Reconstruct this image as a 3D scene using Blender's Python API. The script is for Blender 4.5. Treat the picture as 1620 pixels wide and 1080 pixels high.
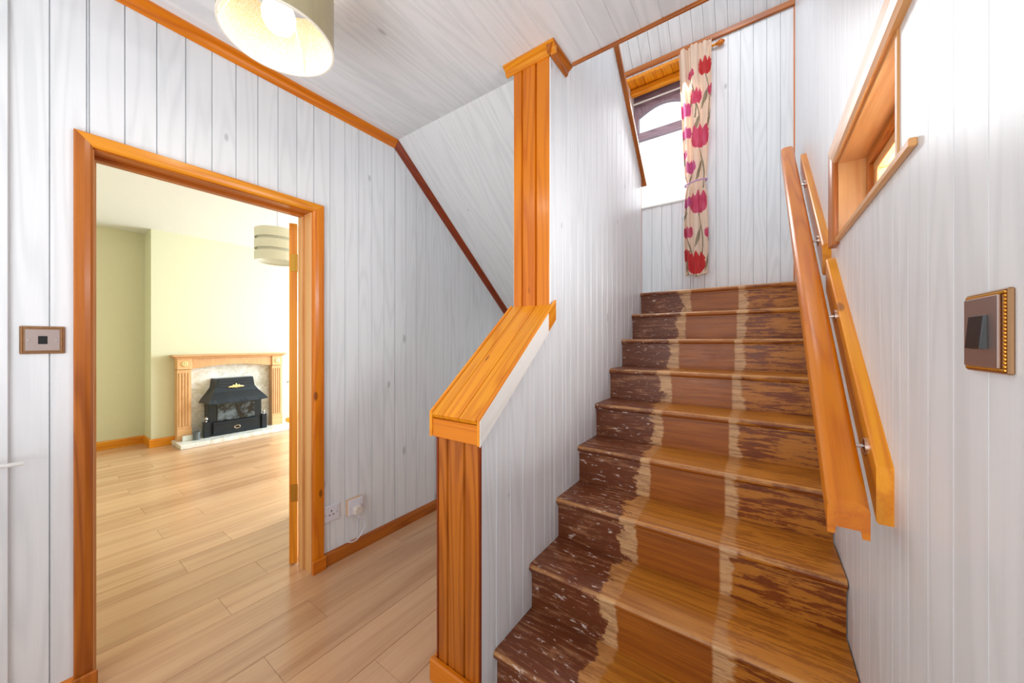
import bpy, bmesh, math, random
from mathutils import Vector, Matrix, noise as mnoise

random.seed(7)
for o in list(bpy.data.objects):
    bpy.data.objects.remove(o)
SC = bpy.context.scene
COL = SC.collection

# ------------------------------------------------------------------ camera
cam_d = bpy.data.cameras.new('camera')
cam = bpy.data.objects.new('camera', cam_d)
COL.objects.link(cam)
cam_d.sensor_width = 36.0
cam_d.lens = 557.0 / 1620.0 * 36.0
cam_d.clip_start = 0.02
cam.location = (0, 0, 1.3)
cam.rotation_euler = (math.pi / 2, 0, math.atan2(391, 557))
SC.camera = cam

# ------------------------------------------------------------------ world, lights, exposure
W = bpy.data.worlds.new('world')
SC.world = W
W.use_nodes = True
bg = W.node_tree.nodes['Background']
bg.inputs[0].default_value = (0.93, 0.97, 1.0, 1)
bg.inputs[1].default_value = 1.15
SC.view_settings.view_transform = 'Standard'
SC.view_settings.look = 'None'
SC.view_settings.gamma = 1.0
SC.view_settings.use_curve_mapping = False
SC.view_settings.exposure = 0.0


def area(name, loc, target, sx, sy, power, col=(1, 1, 1)):
    d = bpy.data.lights.new(name, 'AREA')
    d.shape = 'RECTANGLE'
    d.size, d.size_y = sx, sy
    d.energy = power
    d.color = col
    o = bpy.data.objects.new(name, d)
    COL.objects.link(o)
    o.location = loc
    o.rotation_euler = (Vector(target) - Vector(loc)).to_track_quat('-Z', 'Y').to_euler()
    return o


area('hall_fill', (-0.35, -1.55, 1.5), (-0.7, 1.5, 1.3), 1.1, 1.6, 11.5, (0.97, 0.985, 1.0))  # unseen fill added behind the camera to light the hall
area('ceiling_fill', (-0.9, -0.8, 1.0), (-0.9, 0.1, 2.6), 1.0, 1.0, 17, (0.97, 0.985, 1.0)).data.spread = math.radians(160)  # added lamp aimed upwards behind the camera to brighten the ceiling
area('side_window_daylight', (0.40, 1.36, 1.82), (-0.8, 1.7, 1.45), 0.55, 0.2, 19, (0.95, 0.98, 1.0))
area('living_room_daylight', (-4.3, 4.6, 1.5), (-4.8, 0.0, 0.7), 2.6, 1.6, 220, (0.76, 0.9, 1.0))
area('stairwell_daylight', (-0.8, 3.78, 3.2), (-0.5, 2.2, 1.8), 0.5, 1.1, 22, (0.93, 0.96, 1.0))
area('upper_stair_fill', (0.0, 1.9, 4.9), (-0.75, 2.3, 1.5), 0.4, 1.0, 19, (0.96, 0.98, 1.0))  # unseen fill added high in the stairwell to brighten its side wall

# ------------------------------------------------------------------ node helpers


class NT:
    def __init__(self, name):
        self.m = bpy.data.materials.new(name)
        self.m.use_nodes = True
        self.t = self.m.node_tree
        self.b = self.t.nodes['Principled BSDF']

    def n(self, typ, **kw):
        nd = self.t.nodes.new(typ)
        for k, v in kw.items():
            setattr(nd, k, v)
        return nd

    def l(self, a, b):
        self.t.links.new(a, b)

    def _in(self, sock, v):
        if hasattr(v, 'is_output'):
            self.l(v, sock)
        else:
            sock.default_value = v

    def math(self, op, a, b=0.0, c=None, clamp=False):
        nd = self.n('ShaderNodeMath', operation=op, use_clamp=clamp)
        self._in(nd.inputs[0], a)
        self._in(nd.inputs[1], b)
        if c is not None:
            self._in(nd.inputs[2], c)
        return nd.outputs[0]

    def vmath(self, op, a, b):
        nd = self.n('ShaderNodeVectorMath', operation=op)
        self._in(nd.inputs[0], a)
        self._in(nd.inputs[1], b)
        return nd.outputs[0]

    def mix(self, f, a, b, blend='MIX'):
        nd = self.n('ShaderNodeMix', data_type='RGBA', blend_type=blend)
        self._in(nd.inputs[0], f)
        self._in(nd.inputs[6], a)
        self._in(nd.inputs[7], b)
        return nd.outputs[2]

    def noise(self, vec, scale, detail=3.0, rough=0.5, dist=0.0):
        nd = self.n('ShaderNodeTexNoise')
        self.l(vec, nd.inputs['Vector'])
        nd.inputs['Scale'].default_value = scale
        nd.inputs['Detail'].default_value = detail
        nd.inputs['Roughness'].default_value = rough
        nd.inputs['Distortion'].default_value = dist
        return nd.outputs[0]

    def step(self, v, a, b):
        nd = self.n('ShaderNodeMapRange', interpolation_type='SMOOTHSTEP')
        self._in(nd.inputs[0], v)
        nd.inputs[1].default_value = a
        nd.inputs[2].default_value = b
        return nd.outputs[0]

    def rand_pos(self):
        tc = self.n('ShaderNodeTexCoord')
        oi = self.n('ShaderNodeObjectInfo')
        cb = self.n('ShaderNodeCombineXYZ')
        self.l(self.math('MULTIPLY', oi.outputs['Random'], 37.0), cb.inputs[0])
        self.l(self.math('MULTIPLY', oi.outputs['Random'], 11.0), cb.inputs[1])
        self.l(self.math('MULTIPLY', oi.outputs['Random'], 91.0), cb.inputs[2])
        return self.vmath('ADD', tc.outputs['Object'], cb.outputs[0]), oi.outputs['Random'], tc.outputs['Object']

    def bump(self, h, strength=0.2, dist=0.002):
        nd = self.n('ShaderNodeBump')
        nd.inputs['Strength'].default_value = strength
        nd.inputs['Distance'].default_value = dist
        self.l(h, nd.inputs['Height'])
        self.l(nd.outputs[0], self.b.inputs['Normal'])


def hexc(r, g, b):
    def f(c):
        c /= 255.0
        return c / 12.92 if c <= 0.04045 else ((c + 0.055) / 1.055) ** 2.4
    return (f(r), f(g), f(b), 1.0)


def plain(name, col, rough=0.5, metal=0.0, **kw):
    """simple material with a fine procedural mottling"""
    q = NT(name)
    tc = q.n('ShaderNodeTexCoord')
    n = q.noise(tc.outputs['Object'], 45.0, 3.0)
    a = tuple(c * 0.94 for c in col[:3]) + (1,)
    q.l(q.mix(n, a, col), q.b.inputs['Base Color'])
    q.b.inputs['Roughness'].default_value = rough
    q.b.inputs['Metallic'].default_value = metal
    for k, v in kw.items():
        q.b.inputs[k].default_value = v
    return q.m


def wood(name, dark, light, knot, rough=0.35, rings=48.0, ring_amt=0.6, tint=0.12, knot_amt=0.9, stretch=0.11,
         knot_scale=7.0, coat=0.0, bump=0.12, fscale=7.0):
    """board wood, grain along local Z"""
    q = NT(name)
    P, rnd, _ = q.rand_pos()
    S = q.vmath('MULTIPLY', P, (1.0, 1.0, stretch))
    field = q.noise(S, fscale, 1.5, 0.45)
    ring = q.math('SINE', q.math('MULTIPLY', field, rings * 2.0))
    ring = q.math('MULTIPLY_ADD', ring, 0.5, 0.5)
    ring = q.math('POWER', ring, 2.0)
    F = q.vmath('MULTIPLY', P, (1.0, 1.0, 0.02))
    fine = q.noise(F, 210.0, 4.0, 0.6)
    broad = q.noise(S, 3.0, 2.0)
    f = q.math('ADD', q.math('MULTIPLY', ring, ring_amt), q.math('MULTIPLY', fine, 1.0 - ring_amt * 0.6))
    f = q.math('ADD', f, q.math('MULTIPLY', q.math('SUBTRACT', broad, 0.5), 0.7))
    f = q.step(f, 0.15, 1.15)
    c = q.mix(f, light, dark)
    tv = q.math('MULTIPLY_ADD', rnd, tint * 2.0, 1.0 - tint)
    hs = q.n('ShaderNodeHueSaturation')
    q.l(c, hs.inputs['Color'])
    q.l(tv, hs.inputs['Value'])
    c = hs.outputs[0]
    kv = q.vmath('MULTIPLY', P, (1.0, 1.0, 0.42))
    vo = q.n('ShaderNodeTexVoronoi')
    q.l(kv, vo.inputs['Vector'])
    vo.inputs['Scale'].default_value = knot_scale
    sep = q.n('ShaderNodeSeparateColor')
    q.l(vo.outputs['Color'], sep.inputs[0])
    gate = q.math('GREATER_THAN', sep.outputs[0], 0.45)
    size = q.math('MULTIPLY_ADD', sep.outputs[1], 0.07, 0.035)
    k = q.math('SUBTRACT', 1.0, q.math('DIVIDE', vo.outputs['Distance'], size), clamp=True)
    k = q.math('MULTIPLY', q.step(k, 0.0, 0.55), gate)
    c = q.mix(q.math('MULTIPLY', k, knot_amt), c, knot)
    q.l(c, q.b.inputs['Base Color'])
    q.b.inputs['Roughness'].default_value = rough
    q.b.inputs['Coat Weight'].default_value = coat
    q.b.inputs['Coat Roughness'].default_value = 0.15
    if bump:
        q.bump(q.math('ADD', ring, fine), bump, 0.0012)
    return q.m


M = {}
M['white_board'] = wood('white_board', hexc(223, 226, 229), hexc(235, 237, 240), hexc(178, 179, 181), rough=0.34, rings=34,
                        ring_amt=0.5, tint=0.012, knot_amt=0.7, knot_scale=6.0, bump=0.02, stretch=0.08)
M['wall_core'] = plain('wall_core', hexc(196, 196, 196), 0.7)
M['pine'] = wood('pine', hexc(190, 90, 4), hexc(222, 128, 10), hexc(104, 42, 6), rough=0.3, coat=0.08, knot_amt=0.75, rings=26,
                 ring_amt=0.35, fscale=9.0, stretch=0.06, tint=0.06)
M['pine_bright'] = wood('pine_bright', hexc(212, 116, 6), hexc(238, 156, 26), hexc(130, 62, 10), rough=0.32, coat=0.08,
                        knot_amt=0.7, rings=26, ring_amt=0.4, fscale=10.0, stretch=0.07, tint=0.06)
M['pine_red'] = wood('pine_red', hexc(154, 76, 10), hexc(192, 108, 26), hexc(84, 34, 8), rough=0.32, coat=0.08, knot_amt=0.8, rings=28,
                     ring_amt=0.5, fscale=10.0, stretch=0.06, tint=0.06)
M['pine_dark'] = wood('pine_dark', hexc(112, 34, 6), hexc(146, 56, 12), hexc(60, 22, 10), rough=0.35, coat=0.05, ring_amt=0.3)
M['pine_tan'] = wood('pine_tan', hexc(206, 140, 74), hexc(226, 170, 110), hexc(112, 62, 34), rough=0.35, coat=0.15, knot_scale=9.0,
                     rings=24, ring_amt=0.3, stretch=0.06)
M['pine_pale'] = wood('pine_pale', hexc(232, 226, 216), hexc(246, 243, 238), hexc(120, 84, 48), rough=0.4, knot_scale=11.0, knot_amt=0.9,
                      rings=24, ring_amt=0.3, stretch=0.06)
M['oak'] = wood('oak', hexc(206, 150, 98), hexc(228, 178, 126), hexc(190, 130, 76), rough=0.45, ring_amt=0.3, knot_amt=0.2)
M['laminate'] = wood('laminate', hexc(178, 130, 92), hexc(216, 172, 132), hexc(140, 94, 62), rough=0.26, rings=9, ring_amt=0.3,
                     tint=0.05, knot_amt=0.4, stretch=0.05, knot_scale=2.6, bump=0.03, fscale=7.0, coat=0.3)
M['cream_wall'] = plain('cream_wall', hexc(225, 221, 190), 0.75)
M['white_paint'] = plain('white_paint', hexc(236, 236, 232), 0.7)
M['white_plastic'] = plain('white_plastic', hexc(232, 231, 240), 0.3)
M['black_plastic'] = plain('black_plastic', hexc(8, 8, 11), 0.35)
M['dark_hole'] = plain('dark_hole', hexc(40, 38, 50), 0.6)
M['brass'] = plain('brass', hexc(206, 152, 62), 0.28, 1.0)
M['bronze'] = plain('bronze', hexc(176, 136, 100), 0.3, 1.0)
M['bronze_mirror'] = plain('bronze_mirror', hexc(196, 178, 172), 0.33, 1.0)
M['chrome'] = plain('chrome', hexc(215, 210, 205), 0.15, 1.0)
M['white_metal'] = plain('white_metal', hexc(225, 225, 222), 0.4)
M['black_iron'] = plain('black_iron', hexc(20, 30, 40), 0.3, 0.15)
M['gold'] = plain('gold', hexc(240, 220, 160), 0.3, 0.7)
M['grey_glass'] = plain('grey_glass', hexc(96, 100, 100), 0.2)
M['frame_shaded'] = wood('frame_shaded', hexc(132, 110, 124), hexc(160, 138, 150), hexc(60, 40, 50), rough=0.35)  # pine frame greyed: its shade and bloom are put into the colour
M['shade_white'] = plain('shade_white', hexc(244, 240, 226), 0.7)
M['stone_out'] = plain('stone_out', hexc(150, 152, 150), 0.9)


def marble():
    q = NT('marble')
    tc = q.n('ShaderNodeTexCoord')
    n = q.noise(tc.outputs['Object'], 9.0, 6.0, 0.65, 1.2)
    q.l(q.mix(q.step(n, 0.35, 0.7), hexc(244, 243, 240), hexc(212, 204, 186)), q.b.inputs['Base Color'])
    q.b.inputs['Roughness'].default_value = 0.25
    return q.m


M['marble'] = marble()


def stair_mat():
    """worn stained steps: a bare strip where the runner lay, pale torn edges, scratched brown stain both sides"""
    q = NT('worn_stair_wood')
    P, rnd, O = q.rand_pos()
    sx = q.n('ShaderNodeSeparateXYZ')
    q.l(O, sx.inputs[0])
    tcn = q.n('ShaderNodeTexCoord')
    sn = q.n('ShaderNodeSeparateXYZ')
    q.l(tcn.outputs['Normal'], sn.inputs[0])
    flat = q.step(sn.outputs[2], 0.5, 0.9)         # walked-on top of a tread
    w = q.math('SUBTRACT', q.noise(P, 7.0, 4.0, 0.65), 0.5)
    w2 = q.math('SUBTRACT', q.noise(q.vmath('MULTIPLY', P, (5.0, 40.0, 40.0)), 3.0, 3.0, 0.6), 0.5)
    x = q.math('ADD', sx.outputs[0], q.math('ADD', q.math('MULTIPLY', w, 0.24), q.math('MULTIPLY', w2, 0.05)))
    xr_ = q.math('ADD', sx.outputs[0], q.math('ADD', q.math('MULTIPLY', w, 0.12), q.math('MULTIPLY', w2, 0.04)))
    xs = q.math('ADD', sx.outputs[0], q.math('MULTIPLY', w2, 0.008))
    bl = q.math('ADD', sx.outputs[0], q.math('ADD', q.math('MULTIPLY', w, 0.05), q.math('MULTIPLY', w2, 0.02)))
    left = q.math('SUBTRACT', 1.0, q.step(x, -0.50, -0.485))
    pale_l = q.math('MULTIPLY', q.step(x, -0.50, -0.485), q.math('SUBTRACT', 1.0, q.step(bl, -0.436, -0.424)))
    centre = q.math('MULTIPLY', q.step(bl, -0.436, -0.424), q.math('SUBTRACT', 1.0, q.step(xs, -0.126, -0.116)))
    pale_r = q.math('MULTIPLY', q.step(xs, -0.126, -0.116), q.math('SUBTRACT', 1.0, q.step(xr_, -0.085, -0.07)))
    # long grain
    G = q.vmath('MULTIPLY', P, (0.06, 1.0, 1.0))
    field = q.noise(G, 8.0, 2.0)
    ring = q.math('MULTIPLY_ADD', q.math('SINE', q.math('MULTIPLY', field, 60.0)), 0.5, 0.5)
    fine = q.noise(q.vmath('MULTIPLY', P, (0.03, 1.0, 1.0)), 170.0, 4.0, 0.6)
    g = q.math('MULTIPLY_ADD', ring, 0.2, q.math('MULTIPLY', fine, 0.8))
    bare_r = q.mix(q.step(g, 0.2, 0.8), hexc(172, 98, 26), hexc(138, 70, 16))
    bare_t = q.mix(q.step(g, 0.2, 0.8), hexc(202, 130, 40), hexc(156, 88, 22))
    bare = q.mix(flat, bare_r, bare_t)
    # knots of the bare boards
    vo = q.n('ShaderNodeTexVoronoi')
    q.l(q.vmath('MULTIPLY', P, (0.6, 1.0, 1.0)), vo.inputs['Vector'])
    vo.inputs['Scale'].default_value = 7.0
    kn = q.math('SUBTRACT', 1.0, q.step(vo.outputs['Distance'], 0.03, 0.075))
    bare = q.mix(q.math('MULTIPLY', kn, 0.7), bare, hexc(84, 38, 12))
    # scratches of missing stain, long along the board
    sc = q.noise(q.vmath('MULTIPLY', P, (0.10, 1.0, 1.0)), 62.0, 6.0, 0.75)
    blot = q.noise(P, 6.0, 5.0, 0.7)
    mixv = q.math('ADD', sc, q.math('MULTIPLY', q.math('SUBTRACT', blot, 0.5), 0.4))
    scr_r = q.step(mixv, 0.46, 0.54)
    scr_l = q.step(mixv, 0.50, 0.64)
    chips = q.step(q.noise(q.vmath('MULTIPLY', P, (0.3, 1.0, 1.0)), 70.0, 4.0, 0.65), 0.61, 0.66)
    stain_l = q.mix(g, hexc(126, 66, 34), hexc(92, 44, 24))
    stain_l = q.mix(q.math('MULTIPLY', scr_l, 0.75), stain_l, hexc(176, 122, 86))
    stain_l = q.mix(q.math('MULTIPLY', chips, 0.8), stain_l, hexc(228, 208, 196))
    dark_r = q.mix(g, hexc(140, 68, 16), hexc(100, 44, 10))
    light_r = q.mix(g, hexc(218, 146, 52), hexc(184, 108, 30))
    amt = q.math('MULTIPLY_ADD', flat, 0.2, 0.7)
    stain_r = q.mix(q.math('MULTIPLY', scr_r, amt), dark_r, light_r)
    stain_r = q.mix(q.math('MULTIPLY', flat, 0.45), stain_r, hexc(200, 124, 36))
    pale = q.mix(g, hexc(232, 196, 150), hexc(196, 144, 92))
    c = stain_r
    c = q.mix(left, c, stain_l)
    c = q.mix(centre, c, bare)
    pf = q.math('MULTIPLY', q.math('MAXIMUM', pale_l, pale_r), q.math('MULTIPLY', q.math('MULTIPLY_ADD', flat, -0.5, 0.85), q.math('MULTIPLY_ADD', q.step(sc, 0.4, 0.55), 0.45, 0.55)))
    c = q.mix(pf, c, pale)
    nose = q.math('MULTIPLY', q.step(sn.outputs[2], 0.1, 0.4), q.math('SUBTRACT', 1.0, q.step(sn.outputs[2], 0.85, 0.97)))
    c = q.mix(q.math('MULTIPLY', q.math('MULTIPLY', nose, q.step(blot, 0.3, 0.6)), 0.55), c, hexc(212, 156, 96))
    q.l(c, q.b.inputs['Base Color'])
    q.b.inputs['Specular IOR Level'].default_value = 0.4
    q.l(q.math('MULTIPLY_ADD', blot, 0.3, 0.2), q.b.inputs['Roughness'])
    q.bump(q.math('SUBTRACT', g, q.math('MULTIPLY', scr_r, 0.5)), 0.2, 0.0015)
    return q.m


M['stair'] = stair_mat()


def glass_mat():
    q = NT('window_glass')
    tr = q.n('ShaderNodeBsdfTransparent')
    gl = q.n('ShaderNodeBsdfGlossy')
    gl.inputs['Roughness'].default_value = 0.02
    fr = q.n('ShaderNodeFresnel')
    fr.inputs[0].default_value = 1.45
    mx = q.n('ShaderNodeMixShader')
    q.l(fr.outputs[0], mx.inputs[0])
    q.l(tr.outputs[0], mx.inputs[1])
    q.l(gl.outputs[0], mx.inputs[2])
    q.l(mx.outputs[0], q.t.nodes['Material Output'].inputs[0])
    return q.m


M['glass'] = glass_mat()


def emit(name, col, strength):
    q = NT(name)
    q.b.inputs['Base Color'].default_value = col
    q.b.inputs['Emission Color'].default_value = col
    q.b.inputs['Emission Strength'].default_value = strength
    return q.m


M['bulb'] = emit('lit_bulb', (1.0, 0.96, 0.88, 1), 2.0)


def shade_mats():
    q = NT('satin_shade')
    P, rnd, O = q.rand_pos()
    n = q.noise(q.vmath('MULTIPLY', O, (1, 1, 0.2)), 60.0, 3.0)
    q.l(q.mix(n, hexc(176, 164, 128), hexc(196, 186, 150)), q.b.inputs['Base Color'])
    q.b.inputs['Roughness'].default_value = 0.3
    q.b.inputs['Metallic'].default_value = 0.35
    a = q.m
    q = NT('gold_leaf_lining')
    P, rnd, O = q.rand_pos()
    n = q.noise(O, 420.0, 2.0)
    q.l(q.mix(q.step(n, 0.4, 0.62), hexc(240, 206, 146), hexc(252, 246, 232)), q.b.inputs['Base Color'])
    q.b.inputs['Roughness'].default_value = 0.35
    q.b.inputs['Metallic'].default_value = 0.3
    return a, q.m


M['shade_out'], M['shade_in'] = shade_mats()


def fire_glass():
    q = NT('mottled_fire_glass')
    tc = q.n('ShaderNodeTexCoord')
    n = q.noise(tc.outputs['Object'], 9.0, 4.0, 0.6)
    q.l(q.mix(q.step(n, 0.42, 0.68), hexc(12, 16, 20), hexc(104, 116, 124)), q.b.inputs['Base Color'])  # noise patches from near black to blue grey
    q.b.inputs['Roughness'].default_value = 0.12
    return q.m


M['fire_glass'] = fire_glass()


def cloth_mat():
    q = NT('printed_cloth')
    at = q.n('ShaderNodeVertexColor', layer_name='print')
    q.l(at.outputs[0], q.b.inputs['Base Color'])
    q.b.inputs['Roughness'].default_value = 0.85
    q.b.inputs['Sheen Weight'].default_value = 0.2
    tr = q.n('ShaderNodeBsdfTranslucent')
    q.l(at.outputs[0], tr.inputs[0])
    mx = q.n('ShaderNodeMixShader')
    mx.inputs[0].default_value = 0.3
    q.l(q.b.outputs[0], mx.inputs[1])
    q.l(tr.outputs[0], mx.inputs[2])
    q.l(mx.outputs[0], q.t.nodes['Material Output'].inputs[0])
    return q.m


M['cloth'] = cloth_mat()

# ------------------------------------------------------------------ object helpers
WORLD = {}


def link(name, mesh, mat=None, parent=None, mw=None):
    if mat is not None and not mesh.materials:
        mesh.materials.append(M[mat] if isinstance(mat, str) else mat)
    o = bpy.data.objects.new(name, mesh)
    COL.objects.link(o)
    mw = mw or Matrix.Identity(4)
    place(o, parent, mw)
    return o


def place(o, parent, mw):
    WORLD[o.name] = mw
    if parent is not None:
        o.parent = parent
        o.matrix_basis = WORLD[parent.name].inverted() @ mw
    else:
        o.matrix_basis = mw


def empty(name, loc, label=None, cat=None, group=None, kind=None):
    o = bpy.data.objects.new(name, None)
    COL.objects.link(o)
    o.empty_display_size = 0.05
    place(o, None, Matrix.Translation(loc))
    return tag(o, label, cat, group, kind)


def tag(o, label=None, cat=None, group=None, kind=None):
    for k, v in (('label', label), ('category', cat), ('group', group), ('kind', kind)):
        if v:
            o[k] = v
    return o


def finish(bm, smooth=False):
    bmesh.ops.recalc_face_normals(bm, faces=bm.faces)
    me = bpy.data.meshes.new('mesh')
    bm.to_mesh(me)
    bm.free()
    if smooth:
        me.shade_smooth() if hasattr(me, 'shade_smooth') else None
        try:
            me.set_sharp_from_angle(angle=math.radians(35))
        except Exception:
            pass
    return me


_boxes = {}


def box_mesh(a, b, c, bev):
    k = (round(a, 4), round(b, 4), round(c, 4), round(bev, 4))
    if k in _boxes:
        return _boxes[k].copy() if False else bm_copy(_boxes[k])
    bm = bmesh.new()
    bmesh.ops.create_cube(bm, size=1.0)
    for v in bm.verts:
        v.co = Vector((v.co.x * a, v.co.y * b, v.co.z * c))
    if bev > 0:
        bmesh.ops.bevel(bm, geom=list(bm.edges), offset=bev, segments=1, affect='EDGES', profile=0.5)
    me = finish(bm)
    _boxes[k] = me
    return bm_copy(me)


def bm_copy(me):
    return me.copy()


PERM_X = Matrix(((0, 0, 1, 0), (1, 0, 0, 0), (0, 1, 0, 0), (0, 0, 0, 1)))   # local Z -> world X, X->Y, Y->Z
PERM_Y = Matrix(((0, 1, 0, 0), (0, 0, 1, 0), (1, 0, 0, 0), (0, 0, 0, 1)))   # local Z -> world Y, X->Z, Y->X


def box(name, x0, x1, y0, y1, z0, z1, mat, parent=None, bev=0.0, frame=None):
    """box with its grain (local Z) along its longest side; frame: optional matrix the coordinates live in"""
    dx, dy, dz = x1 - x0, y1 - y0, z1 - z0
    T = Matrix.Translation(((x0 + x1) / 2, (y0 + y1) / 2, (z0 + z1) / 2))
    if dz >= dx and dz >= dy:
        me, R = box_mesh(dx, dy, dz, bev), Matrix.Identity(4)
    elif dx >= dy:
        me, R = box_mesh(dy, dz, dx, bev), PERM_X
    else:
        me, R = box_mesh(dz, dx, dy, bev), PERM_Y
    mw = T @ R
    if frame is not None:
        mw = frame @ mw
    return link(name, me, mat, parent, mw)


def prism_mesh(prof, length, smooth=False):
    bm = bmesh.new()
    a = [bm.verts.new((p[0], p[1], 0)) for p in prof]
    b = [bm.verts.new((p[0], p[1], length)) for p in prof]
    n = len(prof)
    for i in range(n):
        bm.faces.new((a[i], a[(i + 1) % n], b[(i + 1) % n], b[i]))
    bm.faces.new(a[::-1])
    bm.faces.new(b)
    return finish(bm, smooth)


def basis(origin, X, Y, Z):
    m = Matrix.Identity(4)
    for i, v in enumerate((X, Y, Z)):
        m.col[i][:3] = Vector(v)[:]
    m.col[3][:3] = Vector(origin)[:]
    return m


def beam(name, p0, p1, prof, up, mat, parent=None, smooth=False):
    """profile (x, y) extruded from p0 to p1; local Y leans to 'up'"""
    p0, p1 = Vector(p0), Vector(p1)
    Z = (p1 - p0).normalized()
    Y = (Vector(up) - Z * Vector(up).dot(Z)).normalized()
    X = Y.cross(Z)
    return link(name, prism_mesh(prof, (p1 - p0).length, smooth), mat, parent, basis(p0, X, Y, Z))


def rect(w, d, b=0.0):
    """profile centred in x, from y=0 to d"""
    h = w / 2
    if b <= 0:
        return [(-h, 0), (h, 0), (h, d), (-h, d)]
    return [(-h, 0), (h, 0), (h, d - b), (h - b, d), (-h + b, d), (-h, d - b)]


_vg = {}


def board(name, O, U, V, N, u0, u1, b0, b1, t0, t1, mat, parent, th=0.012, g=0.007, c=0.0024):
    """V-jointed board on the plane through O: from u0 to u1 along U, bottoms b0,b1 and tops t0,t1 along V"""
    U, V, N, O = Vector(U), Vector(V), Vector(N), Vector(O)
    s = 1.0 if V.cross(U).dot(N) > 0 else -1.0
    w = u1 - u0
    L = t0 - b0
    key = tuple(round(q, 4) for q in (w, L, b1 - b0, t1 - t0, s, th, g, c))
    me = _vg.get((key, mat))
    if me is None:
        prof = [(0, 0), (w, 0), (w, th - g), (w - c, th), (c, th), (0, th - g)]
        bm = bmesh.new()
        lo, hi = [], []
        for x, y in prof:
            k = x / w
            lo.append(bm.verts.new((x, y * s, (b1 - b0) * k)))
            hi.append(bm.verts.new((x, y * s, L + (t1 - t0) * k)))
        for i in range(6):
            j = (i + 1) % 6
            bm.faces.new((lo[i], lo[j], hi[j], hi[i]))
        bm.faces.new(lo[::-1])
        bm.faces.new(hi)
        me = finish(bm)
        _vg[(key, mat)] = me
    o = O + U * u0 + V * b0
    return link(name, me, mat, parent, basis(o, U, V.cross(U), V))


def lathe(prof, seg=24, smooth=True, closed=False):
    bm = bmesh.new()
    rings = []
    for r, z in prof:
        if r < 1e-6:
            rings.append([bm.verts.new((0, 0, z))])
        else:
            rings.append([bm.verts.new((r * math.cos(2 * math.pi * i / seg), r * math.sin(2 * math.pi * i / seg), z)) for i in range(seg)])
    pairs = list(zip(rings, rings[1:]))
    if closed:
        pairs.append((rings[-1], rings[0]))
    for A, B in pairs:
        for i in range(seg):
            j = (i + 1) % seg
            if len(A) == 1 and len(B) == 1:
                continue
            if len(A) == 1:
                bm.faces.new((A[0], B[i], B[j]))
            elif len(B) == 1:
                bm.faces.new((A[i], A[j], B[0]))
            else:
                bm.faces.new((A[i], A[j], B[j], B[i]))
    return finish(bm, smooth)


def tube_mesh(pts, r, seg=10):
    pts = [Vector(p) for p in pts]
    bm = bmesh.new()
    rings = []
    for i, p in enumerate(pts):
        d = (pts[min(i + 1, len(pts) - 1)] - pts[max(i - 1, 0)]).normalized()
        a = d.cross(Vector((0.3, 0.2, 1))).normalized()
        b = d.cross(a)
        rr = r[i] if isinstance(r, (list, tuple)) else r
        rings.append([bm.verts.new(p + (a * math.cos(t) + b * math.sin(t)) * rr) for t in [2 * math.pi * k / seg for k in range(seg)]])
    for A, B in zip(rings, rings[1:]):
        for i in range(seg):
            j = (i + 1) % seg
            bm.faces.new((A[i], A[j], B[j], B[i]))
    bm.faces.new(rings[0][::-1])
    bm.faces.new(rings[-1])
    return finish(bm, True)


def poly_slab(name, pts, axis, a0, a1, mat, parent=None):
    """polygon in the plane across `axis` extruded from a0 to a1 (axis 'x': pts are (y,z); 'y': (x,z); 'z': (x,y))"""
    bm = bmesh.new()

    def P(p, a):
        return {'x': (a, p[0], p[1]), 'y': (p[0], a, p[1]), 'z': (p[0], p[1], a)}[axis]
    A = [bm.verts.new(P(p, a0)) for p in pts]
    B = [bm.verts.new(P(p, a1)) for p in pts]
    n = len(pts)
    for i in range(n):
        bm.faces.new((A[i], A[(i + 1) % n], B[(i + 1) % n], B[i]))
    bm.faces.new(A)
    bm.faces.new(B[::-1])
    return link(name, finish(bm), mat, parent)


X, Y, Z = Vector((1, 0, 0)), Vector((0, 1, 0)), Vector((0, 0, 1))
TH = 0.012        # board thickness
BW = 0.0905       # board width

XL = -2.056       # hall face of the left wall
XR = 0.232        # face of the right wall
XM0, XM1 = -1.013, -0.803   # the wall between hall and stairs
ZC = 2.68         # ceilings
YB = -1.7         # how far back the hall is built
Y1 = 1.524        # where the sloping soffit starts
SL = -0.832       # its slope
YW = 3.58         # window wall above the stairs
YE = 1.6          # end of the hall ceiling over the stairs
Y0N, Z0N, DY, DZ = 1.022, 0.158, 0.2456, 0.193   # first nosing, going, rise
YT = Y0N + 8 * DY
ZT = Z0N + 8 * DZ
YME = 3.02        # end of the middle wall

# ------------------------------------------------------------------ floors
floor = poly_slab('floor', [(-6.7, -1.7), (0.4, -1.7), (0.4, 5.0), (-6.7, 5.0)], 'z', -0.12, -0.012, 'wall_core')
tag(floor, kind='structure')
PW, PL = 0.192, 1.285
_pm = {}


def plank(xa, ya, yb):
    ya_, yb_ = ya + 0.0006, yb - 0.0006
    k = round(yb_ - ya_, 4)
    w = PW - 0.0012
    if k not in _pm:
        _pm[k] = prism_mesh([(0, -0.012), (w, -0.012), (w, -0.0012), (w - 0.0012, 0), (0.0012, 0), (0, -0.0012)], k)
    # local Z along world Y, local X along -X..., keep right-handed: X=-x, Y=z, Z=y
    link('plank', _pm[k], 'laminate', floor, basis((xa + w, ya_, 0), (-1, 0, 0), (0, 0, 1), (0, 1, 0)))


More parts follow.
